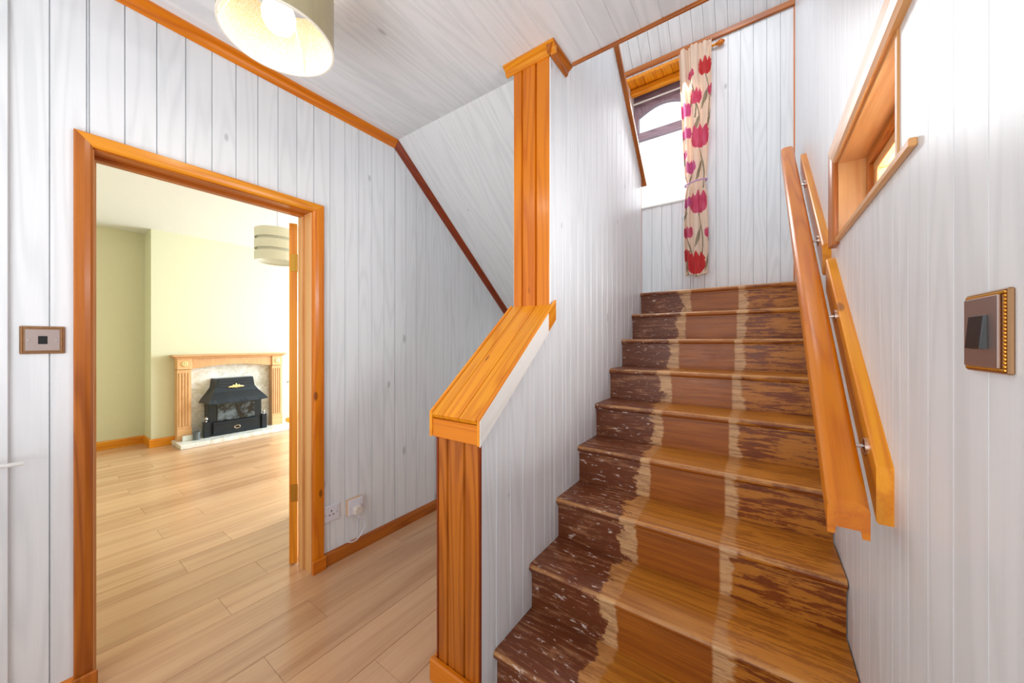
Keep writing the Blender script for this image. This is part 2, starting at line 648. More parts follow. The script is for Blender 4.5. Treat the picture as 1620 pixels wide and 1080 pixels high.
i = 0
xa = -6.47
while xa < -0.9:
    y_end = 4.2 if xa < -2.25 else 2.9
    y_beg = -0.25 if xa < -2.25 else -1.5
    off = (i * 0.43 + (0.17 if i % 3 == 0 else 0)) % PL
    y = y_beg - off
    while y < y_end:
        a, b = max(y, y_beg), min(y + PL, y_end)
        if b - a > 0.03:
            plank(xa, a, b)
        y += PL
    xa += PW
    i += 1

# ------------------------------------------------------------------ left wall with its doorway
DY0, DY1, DZT = 0.182, 0.966, 2.025       # clear opening
LI = 0.018                                # lining
wl = poly_slab('wall_left', [(YB, -0.012), (DY0 - LI, -0.012), (DY0 - LI, DZT + LI), (DY1 + LI, DZT + LI), (DY1 + LI, -0.012),
                             (3.1, -0.012), (3.1, ZC + 0.1), (YB, ZC + 0.1)], 'x', XL - 0.134, XL - TH, 'wall_core')
tag(wl, kind='structure')


def left_top(y):
    return ZC if y <= Y1 else ZC + SL * (y - Y1)


k0 = -8
for k in range(k0, 31):
    ya = -0.0107 + BW * k
    yb = ya + BW
    segs = []
    if ya < 2.8:
        yb = min(yb, 2.8)
        cuts = [ya] + [c for c in (DY0 - LI, DY1 + LI, Y1) if ya < c < yb] + [yb]
        for a, b in zip(cuts, cuts[1:]):
            if b - a < 0.004:
                continue
            mid = (a + b) / 2
            z0 = DZT + LI if DY0 - LI < mid < DY1 + LI else -0.005
            board('board', (XL - TH, 0, 0), Y, Z, X, a, b, z0, z0, left_top(a), left_top(b), 'white_board', wl)

# living-room face of the same wall
box('plaster', XL - 0.15, XL - 0.134, YB, DY0 - LI, -0.012, ZC, 'cream_wall', wl)
box('plaster', XL - 0.15, XL - 0.134, DY1 + LI, 4.7, -0.012, ZC, 'cream_wall', wl)
box('plaster', XL - 0.15, XL - 0.134, DY0 - LI, DY1 + LI, DZT + LI, ZC, 'cream_wall', wl)

# ------------------------------------------------------------------ doorway lining, architraves and the open door
dr = empty('door_1', (XL, (DY0 + DY1) / 2, 0), kind='structure')
xb = XL - 0.15
box('lining', xb, XL + 0.001, DY1, DY1 + LI, 0, DZT, 'pine_tan', dr, 0.002)
box('lining', xb, XL + 0.001, DY0 - LI, DY0, 0, DZT, 'pine_tan', dr, 0.002)
box('lining', xb, XL + 0.001, DY0 - LI, DY1 + LI, DZT, DZT + LI, 'pine_red', dr, 0.002)
# door stops
box('door_stop', xb + 0.045, xb + 0.075, DY1 - 0.012, DY1, 0, DZT - 0.012, 'pine_tan', dr, 0.001)
box('door_stop', xb + 0.045, xb + 0.075, DY0, DY0 + 0.012, 0, DZT - 0.012, 'pine_tan', dr, 0.001)
box('door_stop', xb + 0.045, xb + 0.075, DY0, DY1, DZT - 0.012, DZT, 'pine_red', dr, 0.001)
AR = [(-0.025, 0), (0.025, 0), (0.025, 0.012), (0.021, 0.016), (-0.012, 0.02), (-0.021, 0.018), (-0.025, 0.012)]
AR2 = [(-0.034, 0), (0.034, 0), (0.034, 0.012), (0.028, 0.018), (-0.02, 0.02), (-0.03, 0.018), (-0.034, 0.012)]


def mitre_frame(name, corners, w, d, mat, parent, N, closed=False, mats=None):
    """flat mitred frame pieces following corners (outer edge), width w inwards"""
    # corners: list of (outer, inner) world points
    N = Vector(N)
    n = len(corners)
    rng = range(n if closed else n - 1)
    for q in rng:
        o0, i0 = map(Vector, corners[q])
        o1, i1 = map(Vector, corners[(q + 1) % n])
        Zl = (o1 - o0).normalized()
        Xl = N.cross(Zl)
        if Xl.dot(i0 - o0) < 0:
            o0, o1, i0, i1 = o1, o0, i1, i0
            Zl = -Zl
            Xl = N.cross(Zl)
        mat4 = basis(o0, Xl, N, Zl)
        inv = mat4.inverted()
        lo, li, ho, hi = [inv @ p for p in (o0, i0, o1, i1)]
        bm = bmesh.new()
        rows = [(0.0, 0.0), (0.0, d * 0.75), (0.08, d), (0.55, d), (0.85, d * 0.85), (1.0, d * 0.6), (1.0, 0.0)]
        A = [bm.verts.new(lo.lerp(li, t) + Vector((0, y, 0))) for t, y in rows]
        B = [bm.verts.new(ho.lerp(hi, t) + Vector((0, y, 0))) for t, y in rows]
        m = len(rows)
        for r in range(m):
            s = (r + 1) % m
            bm.faces.new((A[r], A[s], B[s], B[r]))
        bm.faces.new(A[::-1])
        bm.faces.new(B)
        link(name, finish(bm), (mats[q] if mats else mat), parent, mat4)


ca, cb_, ct = 0.132, 1.034, 2.076
mitre_frame('architrave', [((XL, ca, 0), (XL, DY0 - 0.004, 0)), ((XL, ca, ct), (XL, DY0 - 0.004, DZT + 0.004)),
                           ((XL, cb_, ct), (XL, DY1 + 0.008, DZT + 0.004)), ((XL, cb_, 0), (XL, DY1 + 0.008, 0))],
            0.05, 0.02, 'pine', dr, X, mats=['pine_red', 'pine_bright', 'pine'])

# door leaf, swung right back into the living room
ang = math.radians(27)
dv = Vector((-math.cos(ang), math.sin(ang), 0))        # along the leaf
tv = Vector((-math.sin(ang), -math.cos(ang), 0))       # through its thickness
hinge_pt = Vector((xb - 0.006, DY1 - 0.002, 0.008))
LF = basis(hinge_pt, dv, tv, dv.cross(tv))
sgn = 1 if dv.cross(tv).z > 0 else -1
leaf = box('door_leaf', 0.0, 0.76, 0.0, 0.04, 0.0, sgn * 1.98, 'pine_bright', dr, 0.002, frame=LF) if sgn > 0 else \
    box('door_leaf', 0.0, 0.76, 0.0, 0.04, -1.98, 0.0, 'pine_bright', dr, 0.002, frame=LF)
for zc in (0.36, 1.70):
    hb = box('hinge', 0.0, 0.003, 0.004, 0.034, 0, 0.1, 'brass', leaf, 0.0,
             frame=basis(hinge_pt + Vector((0, 0, zc)) - dv * 0.003, dv, tv, dv.cross(tv)) if sgn > 0 else
             basis(hinge_pt + Vector((0, 0, zc + 0.1)) - dv * 0.003, dv, tv, dv.cross(tv)))
    p = hinge_pt + Vector((0, 0, zc)) - dv * 0.004 + tv * 0.001
    link('hinge_pin', tube_mesh([p, p + Vector((0, 0, 0.1))], 0.005, 8), 'brass', leaf)
hp = hinge_pt + dv * 0.70 + tv * 0.04 + Vector((0, 0, 1.0))
link('door_handle', tube_mesh([hp, hp + tv * 0.05, hp + tv * 0.055 - dv * 0.02, hp + tv * 0.055 - dv * 0.11], 0.008, 10), 'chrome', leaf)
link('handle_plate', box_mesh(0.04, 0.006, 0.15, 0.001), 'chrome', leaf, basis(hp, dv, tv, dv.cross(tv)))

# ------------------------------------------------------------------ skirtings of the hall
SK = [(-0.0375, 0), (0.0375, 0), (0.0375, 0.008), (0.030, 0.016), (-0.0375, 0.018)]


def skirting(name, p0, p1, N, mat, h=0.075, t=0.018, parent=None, kind=True):
    p0, p1 = Vector(p0), Vector(p1)
    prof = [(0, 0), (0, t), (h * 0.82, t), (h * 0.94, t * 0.75), (h, t * 0.35), (h, 0)]
    Zl = (p1 - p0).normalized()
    N = Vector(N)
    Xl = N.cross(Zl)
    if Xl.z < 0:
        p0, p1 = p1, p0
        Zl = -Zl
        Xl = N.cross(Zl)
    o = link(name, prism_mesh(prof, (p1 - p0).length), mat, parent, basis(p0, Xl, N, Zl))
    if kind:
        tag(o, kind='structure')
    return o


skirting('baseboard_left', (XL, cb_, 0), (XL, 2.85, 0), X, 'pine_red')
skirting('baseboard_left', (XL, -1.6, 0), (XL, ca, 0), X, 'pine')
# little blocks that carry the skirting across the feet of the architraves
q = tag(box('baseboard_block_left', XL + 0.0205, XL + 0.034, DY1 - 0.004, cb_ + 0.004, 0, 0.075, 'pine', None, 0.003), kind='structure')
q = tag(box('baseboard_block_left', XL + 0.0205, XL + 0.034, ca - 0.004, DY0 + 0.006, 0, 0.075, 'pine_red', None, 0.003), kind='structure')

# ------------------------------------------------------------------ ceiling of the hall and the sloping soffit
cl = poly_slab('ceiling', [(XL - 0.15, YB), (0.4, YB), (0.4, YE), (XM1 - 0.02, YE), (XM1 - 0.02, Y1), (XL - 0.15, Y1)], 'z', ZC + TH, ZC + 0.16, 'wall_core')
tag(cl, kind='structure')
nb = int((XR - XL) / BW) + 1
for k in range(nb):
    a = XL + k * BW
    b = min(a + BW, XR)
    ye = Y1 if a < XM0 - 0.01 else (1.43 if a < XM1 - 0.005 else YE)
    board('board', (0, 0, ZC + TH), X, Y, -Z, a, b, YB, YB, ye, ye, 'white_board', cl, g=0.003, c=0.003)
SV = Vector((0, 1, SL)).normalized()
SN = Vector((0, SL, -1)).normalized()
slope = link('ceiling_slope', prism_mesh([(0, 0), (XM0 - XL, 0), (XM0 - XL, -0.15), (0, -0.15)], 1.9), 'wall_core', None,
             basis((XL, Y1, ZC) - SN * TH if False else Vector((XL, Y1, ZC)) - SN * TH, X, SV.cross(X) * (1 if SV.cross(X).dot(SN) > 0 else -1), SV)
             if SV.cross(X).dot(SN) > 0 else
             basis(Vector((XM0, Y1, ZC)) - SN * TH, -X, SN, SV))
tag(slope, kind='structure')
for k in range(int((XM0 - XL) / BW) + 1):
    a = XL + k * BW
    b = min(a + BW, XM0)
    if b - a > 0.01:
        board('board', Vector((0, Y1, ZC)) - SN * TH, X, SV, SN, a, b, 0, 0, 1.9, 1.9, 'white_board', slope, g=0.003, c=0.003)

# crown mouldings
CR = [(0, 0), (0.05, 0), (0.05, 0.006), (0.040, 0.012), (0.026, 0.022), (0.012, 0.030), (0.006, 0.04), (0, 0.04)]


def crown(name, p0, p1, down, out, mat, w=0.05, d=0.036, parent=None):
    p0, p1 = Vector(p0), Vector(p1)
    Zl = (p1 - p0).normalized()
    down, out = Vector(down).normalized(), Vector(out).normalized()
    prof = [(0, 0), (w, 0), (w, d * 0.16), (w * 0.86, d * 0.34), (w * 0.7, d * 0.38), (w * 0.5, d * 0.5), (w * 0.34, d * 0.78),
            (w * 0.22, d), (0, d)]
    if down.cross(out).dot(Zl) < 0:
        p0, p1 = p1, p0
        Zl = -Zl
    o = link(name, prism_mesh(prof, (p1 - p0).length), mat, parent, basis(p0, down, out, Zl))
    if parent is None:
        tag(o, kind='structure')
    return o


crown('trim_1', (XL, YB, ZC), (XL, Y1 + 0.012, ZC), -Z, X, 'pine')
crown('trim_2', (XL, Y1, ZC), (XL, 2.95, ZC + SL * (2.95 - Y1)), Vector((0, SL, -1)), X, 'pine_dark', w=0.042)  # sloping length in darker pine: its shade is put into the colour

# ------------------------------------------------------------------ right wall and its little window
WY0, WY1, WZ0, WZ1 = 1.03, 1.685, 1.665, 1.938
wr = poly_slab('wall_right', [(YB, -0.012), (YW + 0.05, -0.012), (YW + 0.05, 5.4), (YB, 5.4)], 'x', XR + TH, XR + 0.05, 'wall_core')
# cut by building four slabs instead of one
bpy.data.objects.remove(wr)
wr = poly_slab('wall_right', [(YB, -0.012), (WY0, -0.012), (WY0, 5.4), (YB, 5.4)], 'x', XR + TH, XR + 0.2, 'wall_core')
tag(wr, kind='structure')
poly_slab('wall_slab', [(WY1, -0.012), (YW + 0.3, -0.012), (YW + 0.3, 5.4), (WY1, 5.4)], 'x', XR + TH, XR + 0.2, 'wall_core', wr)
poly_slab('wall_slab', [(WY0, -0.012), (WY1, -0.012), (WY1, WZ0), (WY0, WZ0)], 'x', XR + TH, XR + 0.2, 'wall_core', wr)
poly_slab('wall_slab', [(WY0, WZ1), (WY1, WZ1), (WY1, 5.4), (WY0, 5.4)], 'x', XR + TH, XR + 0.2, 'wall_core', wr)
RB = 0.0955
k = 0
y = -1.6
yj = []
ph = 0.694 - math.ceil((0.694 + 1.6) / RB) * RB
y = ph
while y < YW:
    a, b = max(y, -1.6), min(y + RB, YW)
    cuts = [a] + [c for c in (WY0, WY1) if a < c < b] + [b]
    for p, r in zip(cuts, cuts[1:]):
        if r - p < 0.004:
            continue
        mid = (p + r) / 2
        if WY0 < mid < WY1:
            board('board', (XR + TH, 0, 0), Y, Z, -X, p, r, -0.005, -0.005, WZ0, WZ0, 'white_board', wr, g=0.008, c=0.001)
            board('board', (XR + TH, 0, 0), Y, Z, -X, p, r, WZ1, WZ1, 5.3, 5.3, 'white_board', wr, g=0.008, c=0.001)
        else:
            top = ZC if r < YE and False else 5.3
            board('board', (XR + TH, 0, 0), Y, Z, -X, p, r, -0.005, -0.005, top, top, 'white_board', wr, g=0.008, c=0.001)
    y += RB

w2 = empty('window_2', (XR, (WY0 + WY1) / 2, WZ0), kind='structure')
xo = XR + 0.065       # face of the sash frame
rl = 0.014
box('reveal_board', XR - 0.004, xo + 0.05, WY1 - rl, WY1, WZ0, WZ1, 'pine_tan', w2, 0.001)
box('reveal_board', XR - 0.004, xo + 0.05, WY0, WY0 + rl, WZ0, WZ1, 'pine_tan', w2, 0.001)
box('reveal_board', XR - 0.004, xo + 0.05, WY0 + rl, WY1 - rl, WZ1 - rl, WZ1, 'pine_tan', w2, 0.001)
box('sill', XR - 0.004, xo + 0.05, WY0 + rl, WY1 - rl, WZ0, WZ0 + rl, 'pine_tan', w2, 0.001)
ay0, ay1, az0, az1 = 0.93, 1.755, 1.645, 2.005
mitre_frame('architrave', [((XR, ay0, az1), (XR, ay0, WZ1 - 0.006)), ((XR, ay1, az1), (XR, WY1 - 0.006, WZ1 - 0.006)),
                           ((XR, ay1, az0), (XR, WY1 - 0.006, az0 + 0.0))], 0.07, 0.022, 'pine', w2, -X, mats=['pine_tan', 'pine_red'])
box('sill_bead', XR - 0.012, XR, ay0, ay1 - 0.072, az0 + 0.006, WZ0 + 0.002, 'pine_tan', w2, 0.002)
# fixed frame, sash and glass
for (a0, a1, b0, b1) in ((WY0 + rl, WY1 - rl, WZ1 - rl - 0.035, WZ1 - rl), (WY0 + rl, WY1 - rl, WZ0 + rl, WZ0 + rl + 0.035),
                         (WY1 - rl - 0.035, WY1 - rl, WZ0 + rl + 0.035, WZ1 - rl - 0.035), (WY0 + rl, WY0 + rl + 0.035, WZ0 + rl + 0.035, WZ1 - rl - 0.035)):
    box('frame', xo, xo + 0.06, a0, a1, b0, b1, 'pine_red', w2, 0.003)
fy0, fy1, fz0, fz1 = WY0 + rl + 0.035, WY1 - rl - 0.035, WZ0 + rl + 0.035, WZ1 - rl - 0.035
s_ = 0.03
for (a0, a1, b0, b1) in ((fy0, fy1, fz1 - s_, fz1), (fy0, fy1, fz0, fz0 + s_), (fy1 - s_, fy1, fz0 + s_, fz1 - s_), (fy0, fy0 + s_, fz0 + s_, fz1 - s_)):
    box('sash', xo + 0.012, xo + 0.05, a0, a1, b0, b1, 'pine_tan', w2, 0.003)
box('pane', xo + 0.03, xo + 0.034, fy0 + s_ - 0.004, fy1 - s_ + 0.004, fz0 + s_ - 0.004, fz1 - s_ + 0.004, 'glass', w2)
# outside reveal of rough stone
box('outer_reveal', xo + 0.065, XR + 0.26, WY1 - rl, WY1 + 0.02, WZ0, WZ1, 'stone_out', w2)

# ------------------------------------------------------------------ window wall at the head of the stairs
OX0, OX1, OZ0, OZ1 = -1.12, -0.515, 2.60, 3.95
ZW = 4.02
wf = poly_slab('wall_far', [(OX1, ZT - 0.2), (XR, ZT - 0.2), (XR, ZW + 0.1), (OX1, ZW + 0.1)], 'y', YW + TH, YW + 0.32, 'wall_core')
tag(wf, kind='structure')
poly_slab('wall_slab', [(-2.3, ZT - 0.2), (OX0, ZT - 0.2), (OX0, ZW + 0.1), (-2.3, ZW + 0.1)], 'y', YW + TH, YW + 0.32, 'wall_core', wf)
poly_slab('wall_slab', [(OX0, ZT - 0.2), (OX1, ZT - 0.2), (OX1, OZ0), (OX0, OZ0)], 'y', YW + TH, YW + 0.32, 'wall_core', wf)
poly_slab('wall_slab', [(OX0, OZ1), (OX1, OZ1), (OX1, ZW + 0.1), (OX0, ZW + 0.1)], 'y', YW + TH, YW + 0.32, 'wall_core', wf)
xx = XR
while xx > -2.2:
    a, b = max(xx - BW, -2.2), xx
    cuts = [a] + [c for c in (OX0, OX1) if a < c < b] + [b]
    for p, r in zip(cuts, cuts[1:]):
        if r - p < 0.004:
            continue
        if OX0 < (p + r) / 2 < OX1:
            board('board', (0, YW + TH, 0), X, Z, -Y, p, r, ZT, ZT, OZ0, OZ0, 'white_board', wf)
            board('board', (0, YW + TH, 0), X, Z, -Y, p, r, OZ1, OZ1, ZW, ZW, 'white_board', wf)
        else:
            board('board', (0, YW + TH, 0), X, Z, -Y, p, r, ZT, ZT, ZW, ZW, 'white_board', wf)
    xx -= BW

w1 = empty('window_1', ((OX0 + OX1) / 2, YW, OZ0), kind='structure')
yg = YW + 0.27
# pine boarded soffit of the recess
n = 7
for k in range(n):
    a = OX0 + (OX1 - OX0) * k / n
    b = OX0 + (OX1 - OX0) * (k + 1) / n
    board('soffit_board', (0, 0, OZ1 + 0.0), X, Y, -Z, a, b, YW, YW, yg, yg, 'pine_bright', w1, th=0.014)
zs = OZ1 - 0.014
box('side_board', OX1 - 0.014, OX1, YW, yg, OZ0, zs, 'pine_pale', w1, 0.001)
box('side_board', OX0, OX0 + 0.014, YW, yg, OZ0, zs, 'pine_pale', w1, 0.001)
box('sill', OX0 + 0.014, OX1 - 0.014, YW - 0.012, yg, OZ0, OZ0 + 0.016, 'white_paint', w1, 0.002)
x0, x1 = OX0 + 0.014, OX1 - 0.014
box('blind_pelmet', x0, x1, yg - 0.12, yg - 0.06, zs - 0.07, zs - 0.002, 'pine_bright', w1, 0.012)
link('blind_rail', tube_mesh([(x0 + 0.01, yg - 0.05, zs - 0.13), (x1 - 0.01, yg - 0.05, zs - 0.13)], 0.008, 8), 'white_metal', w1)
zt_ = zs - 0.09
zb_ = OZ0 + 0.016
fw = 0.05
box('frame', x0, x1, yg, yg + 0.06, zt_ - 0.06, zs, 'frame_shaded', w1, 0.004)
box('frame', x0, x1, yg, yg + 0.06, zb_, zb_ + 0.03, 'frame_shaded', w1, 0.004)
box('frame', x0, x0 + fw, yg, yg + 0.06, zb_ + 0.03, zt_ - 0.06, 'frame_shaded', w1, 0.004)
box('frame', x1 - fw, x1, yg, yg + 0.06, zb_ + 0.03, zt_ - 0.06, 'frame_shaded', w1, 0.004)
ztr = 3.48
for (a, b) in ((x0 + fw, x1 - fw),):
    box('transom', a, b, yg, yg + 0.06, ztr - 0.035, ztr + 0.035, 'frame_shaded', w1, 0.004)
    # arched head of the top light
    zt2 = zt_ - 0.06
    pts = [(a, zt2), (a, zt2 - 0.09)]
    for s in range(13):
        t = s / 12
        pts.append((a + (b - a) * t, zt2 - 0.09 + 0.075 * math.sin(math.pi * t)))
    pts += [(b, zt2)]
    pts2 = []
    for p in pts:
        if not pts2 or (abs(p[0] - pts2[-1][0]) + abs(p[1] - pts2[-1][1])) > 1e-5:
            pts2.append(p)
    poly_slab('arched_head', pts2, 'y', yg + 0.005, yg + 0.055, 'frame_shaded', w1)
    box('pane', a - 0.005, b + 0.005, yg + 0.028, yg + 0.032, zb_ + 0.025, ztr - 0.03, 'glass', w1)
    box('pane', a - 0.005, b + 0.005, yg + 0.028, yg + 0.032, ztr + 0.03, zt2 - 0.005, 'glass', w1)

# sloping ceiling of the stairwell above the window wall
RV = Vector((0, -1, 1)).normalized()
RN = Vector((0, -1, -1)).normalized()
rc = link('ceiling_stairwell', prism_mesh([(0, 0), (XR + 2.3, 0), (XR + 2.3, 0.12), (0, 0.12)], 1.5), 'wall_core', None,
          basis(Vector((-2.3, YW, ZW)) - RN * TH, X, RV.cross(X), RV))
tag(rc, kind='structure')
xx = XR
while xx > -2.2:
    board('board', Vector((0, YW, ZW)) - RN * TH, X, RV, RN, max(xx - BW, -2.2), xx, 0, 0, 1.5, 1.5, 'white_board', rc)
    xx -= BW
box('trim_3', -2.2, XR, YW - 0.022, YW, ZW - 0.055, ZW - 0.005, 'pine_red', None, 0.004)
tag(bpy.data.objects['trim_3'], kind='structure')
# corner bead and bead along the landing
tag(box('trim_4', XR - 0.008, XR, YW - 0.008, YW, ZT + 0.02, ZW - 0.055, 'pine', None, 0.002), kind='structure')

# trim round the ceiling edge over the stairs
tag(box('trim_5', XM1 + 0.042, XR, YE - 0.002, YE + 0.012, ZC - 0.014, ZC + 0.17, 'pine_red', None, 0.003), kind='structure')

# ------------------------------------------------------------------ the wall between hall and stairs: low at the front, full height behind
CAPY0, CAPZ0, CAPS = 0.92, 1.03, 0.835
YPL, YPU = 0.95, 1.455          # front faces of the low end and of the upper pillar


def capz(y):
    return CAPZ0 + CAPS * (y - CAPY0)


BS = (2.643 - 3.354) / (3.063 - 2.30)


def balz(y):
    return 2.643 + BS * (y - 3.063)


core = [(YPL + TH, 0), (YME, 0), (YME, balz(YME) - 0.03), (1.62, balz(1.62) - 0.03), (1.62, ZC), (YPU + TH, ZC), (YPU + TH, capz(YPU) - 0.03),
        (YPL + TH, capz(YPL + TH) - 0.03)]
wm = poly_slab('wall_middle', core, 'x', XM0 + TH, XM1 - TH, 'wall_core')
tag(wm, kind='structure')
# boards on the stair side
k = 0
ya = YPL
while ya < YME - 0.003:
    yb = min(ya + BW, YME)
    cuts = [ya] + [c for c in (YPU, 1.62) if ya < c < yb] + [yb]
    for a, b in zip(cuts, cuts[1:]):
        if b - a < 0.004:
            continue
        mid = (a + b) / 2
        if mid < YPU:
            t0, t1 = capz(a) - 0.035, capz(b) - 0.035
        elif mid < 1.62:
            t0 = t1 = ZC - 0.002
        else:
            t0, t1 = balz(a) - 0.03, balz(b) - 0.03
        board('board', (XM1 - TH, 0, 0), Y, Z, X, a, b, 0, 0, t0, t1, 'white_board', wm, g=0.005, c=0.004)
        # hall side
        if mid < YPU:
            board('board', (XM0 + TH, 0, 0), Y, Z, -X, a, b, 0, 0, t0, t1, 'pine', wm)
        else:
            tt = min(ZC - 0.002, left_top(a)), min(ZC - 0.002, left_top(b))
            board('board', (XM0 + TH, 0, 0), Y, Z, -X, a, b, 0, 0, tt[0], tt[1], 'white_board', wm)
    ya = yb
# front boards: low end and pillar
for (p, q2) in ((XM0, -0.961), (-0.961, -0.876), (-0.876, XM1)):
    board('front_board', (0.0, YPL + TH, 0), X, Z, -Y, p + 0.001, q2 - 0.001, 0, 0, capz(YPL) - 0.05, capz(YPL) - 0.05, 'pine_red', wm, th=TH + 0.004, g=0.011, c=0.005)
for (p, q2) in ((XM0, -0.958), (-0.958, -0.879), (-0.879, XM1)):
    board('pillar_board', (0.0, YPU + TH, 0), X, Z, -Y, p + 0.001, q2 - 0.001, capz(YPU) - 0.02, capz(YPU) - 0.02, ZC, ZC, 'pine', wm, th=TH + 0.004, g=0.011, c=0.005)
# vertical corner strips
box('corner_strip', XM0 - 0.006, XM0 + 0.002, YPL - 0.004, YPL + 0.02, 0.08, capz(YPL) - 0.06, 'pine_dark', wm)
box('corner_strip', XM1 - 0.002, XM1 + 0.0008, YPL - 0.004, YPL + 0.006, 0.0, capz(YPL) - 0.06, 'pine_dark', wm)
# sloping cap
CV = Vector((0, 1, CAPS)).normalized()
CNrm = Vector((0, -CAPS, 1)).normalized()
cx0, cx1 = -1.03, -0.783
Lc = (YPU - CAPY0) / CV.y
cap = link('cap', prism_mesh([(0, 0), (cx1 - cx0 - 0.03, 0), (cx1 - cx0 - 0.03, 0.026), (0, 0.026)], Lc - 0.02), 'pine_pale', None,
           basis(Vector((cx1 - 0.015, CAPY0 + 0.02, capz(CAPY0 + 0.02))) - CNrm * 0.034, -X, CNrm, CV)
           if (-X).cross(CNrm).dot(CV) > 0 else
           basis(Vector((cx0 + 0.015, CAPY0 + 0.02, capz(CAPY0 + 0.02))) - CNrm * 0.034, X, CNrm, CV))
cap.name = 'trim_9'
WORLD['trim_9'] = WORLD['cap']
tag(cap, kind='structure')
bx = [cx0 + 0.0125, -0.962, -0.878, cx1 - 0.0125]
for a, b in zip(bx, bx[1:]):
    board('cap_board', Vector((0, CAPY0 - 0.004, capz(CAPY0 - 0.004))) - CNrm * 0.02, X, CV, CNrm, a + 0.0016, b - 0.0016, 0, 0, Lc, Lc, 'pine_bright', cap, th=0.02, g=0.003, c=0.003)


def side_board(name, xa, xb_, mat, y1, dn=0.0):
    h = 0.092 + dn * 0.2
    pts = [(CAPY0, capz(CAPY0) + 0.004 - dn), (y1, capz(y1) + 0.004 - dn), (y1, capz(y1) - h), (CAPY0, capz(CAPY0) - h)]
    bm = bmesh.new()
    # local frame: Z along the slope
    mw = basis((xa, CAPY0, capz(CAPY0)), X, CV.cross(X), CV)
    inv = mw.inverted()
    A = [bm.verts.new(inv @ Vector((xa, p[0], p[1]))) for p in pts]
    B = [bm.verts.new(inv @ Vector((xb_, p[0], p[1]))) for p in pts]
    for i in range(4):
        bm.faces.new((A[i], A[(i + 1) % 4], B[(i + 1) % 4], B[i]))
    bm.faces.new(A)
    bm.faces.new(B[::-1])
    bmesh.ops.recalc_face_normals(bm, faces=bm.faces)
    bmesh.ops.bevel(bm, geom=list(bm.edges), offset=min(0.002, (xb_ - xa) * 0.2), segments=1, affect='EDGES')
    return link(name, finish(bm), mat, cap, mw)


side_board('cap_side_board', cx1 - 0.012, cx1 + 0.002, 'pine_bright', 1.475)
side_board('cap_side_board', cx0 - 0.003, cx0 + 0.012, 'pine_bright', YPU)
pf_ = side_board('painted_face', cx1 + 0.002, cx1 + 0.004, 'pine_pale', 1.40, 0.008)
tag(pf_, label='white painted face of the side board')
box('cap_front_board', cx0 + 0.0125, cx1 - 0.0125, CAPY0 + 0.004, CAPY0 + 0.02, capz(CAPY0) - 0.09, capz(CAPY0) - 0.021, 'pine', cap, 0.002)
# skirting round the low end
skb = box('base_board', XM0 - 0.026, XM1 + 0.0, YPL - 0.026, YPL - 0.003, 0, 0.085, 'pine', wm, 0.005)
box('base_board', XM0 - 0.026, XM0 - 0.007, YPL - 0.002, 2.9, 0, 0.085, 'pine', wm, 0.005)
# crown of the pillar, turned along its side
crown('trim_7', (XM0 - 0.036, YPU - 0.002, ZC), (XM1 + 0.036, YPU - 0.002, ZC), -Z, -Y, 'pine_bright', w=0.044, d=0.038)
crown('trim_8', (XM1 + 0.001, YPU - 0.036, ZC), (XM1 + 0.001, YE + 0.016, ZC), -Z, X, 'pine_red', w=0.044, d=0.038)
# sloping handrail cap on the upper part of this wall
y_hi = 1.62
tag(beam('trim_10', (XM1 - 0.095, y_hi, balz(y_hi) - 0.03), (XM1 - 0.095, 3.07, balz(3.07) - 0.03), rect(0.25, 0.03, 0.004), Z, 'pine_red', None), kind='structure')
box('end_bead', XM1 - 0.006, XM1, YME, YME + 0.01, ZT, balz(YME) - 0.1, 'pine', wm, 0.002)
# dark strip at the end of the hall wall under the stairs
tag(box('trim_6', XL, XL + 0.015, 1.905, 1.935, 0.075, 0.80, 'pine_dark', None, 0.002), kind='structure')

# ------------------------------------------------------------------ living room
XF, XA = -6.10, -6.46
lr = poly_slab('wall_chimney', [(XF, 0.99), (XF, 4.7), (XA - 0.2, 4.7), (XA - 0.2, 0.99)], 'z', -0.012, ZC, 'cream_wall')
tag(lr, kind='structure')
al = poly_slab('wall_alcove', [(XA, -0.6), (XA, 0.99), (XA - 0.2, 0.99), (XA - 0.2, -0.6)], 'z', -0.012, ZC, 'cream_wall')
tag(al, kind='structure')
tag(poly_slab('wall_living', [(XA - 0.2, -0.75), (XL - 0.15, -0.75), (XL - 0.15, -0.6), (XA - 0.2, -0.6)], 'z', -0.012, ZC, 'cream_wall'), kind='structure')
lc = poly_slab('ceiling_living', [(XA - 0.2, -0.75), (XL - 0.134, -0.75), (XL - 0.134, 5.0), (XA - 0.2, 5.0)], 'z', ZC, ZC + 0.1, 'white_paint')
tag(lc, kind='structure')
skirting('baseboard_alcove', (XA, -0.6, 0), (XA, 0.99, 0), X, 'pine_bright', h=0.1)
skirting('baseboard_return', (XA, 0.99, 0), (XF - 0.0005, 0.99, 0), -Y, 'pine_bright', h=0.1)
skirting('baseboard_breast', (XF, 0.972, 0), (XF, 1.2, 0), X, 'pine_bright', h=0.1)
skirting('baseboard_breast', (XF, 2.5, 0), (XF, 4.6, 0), X, 'pine_bright', h=0.1)

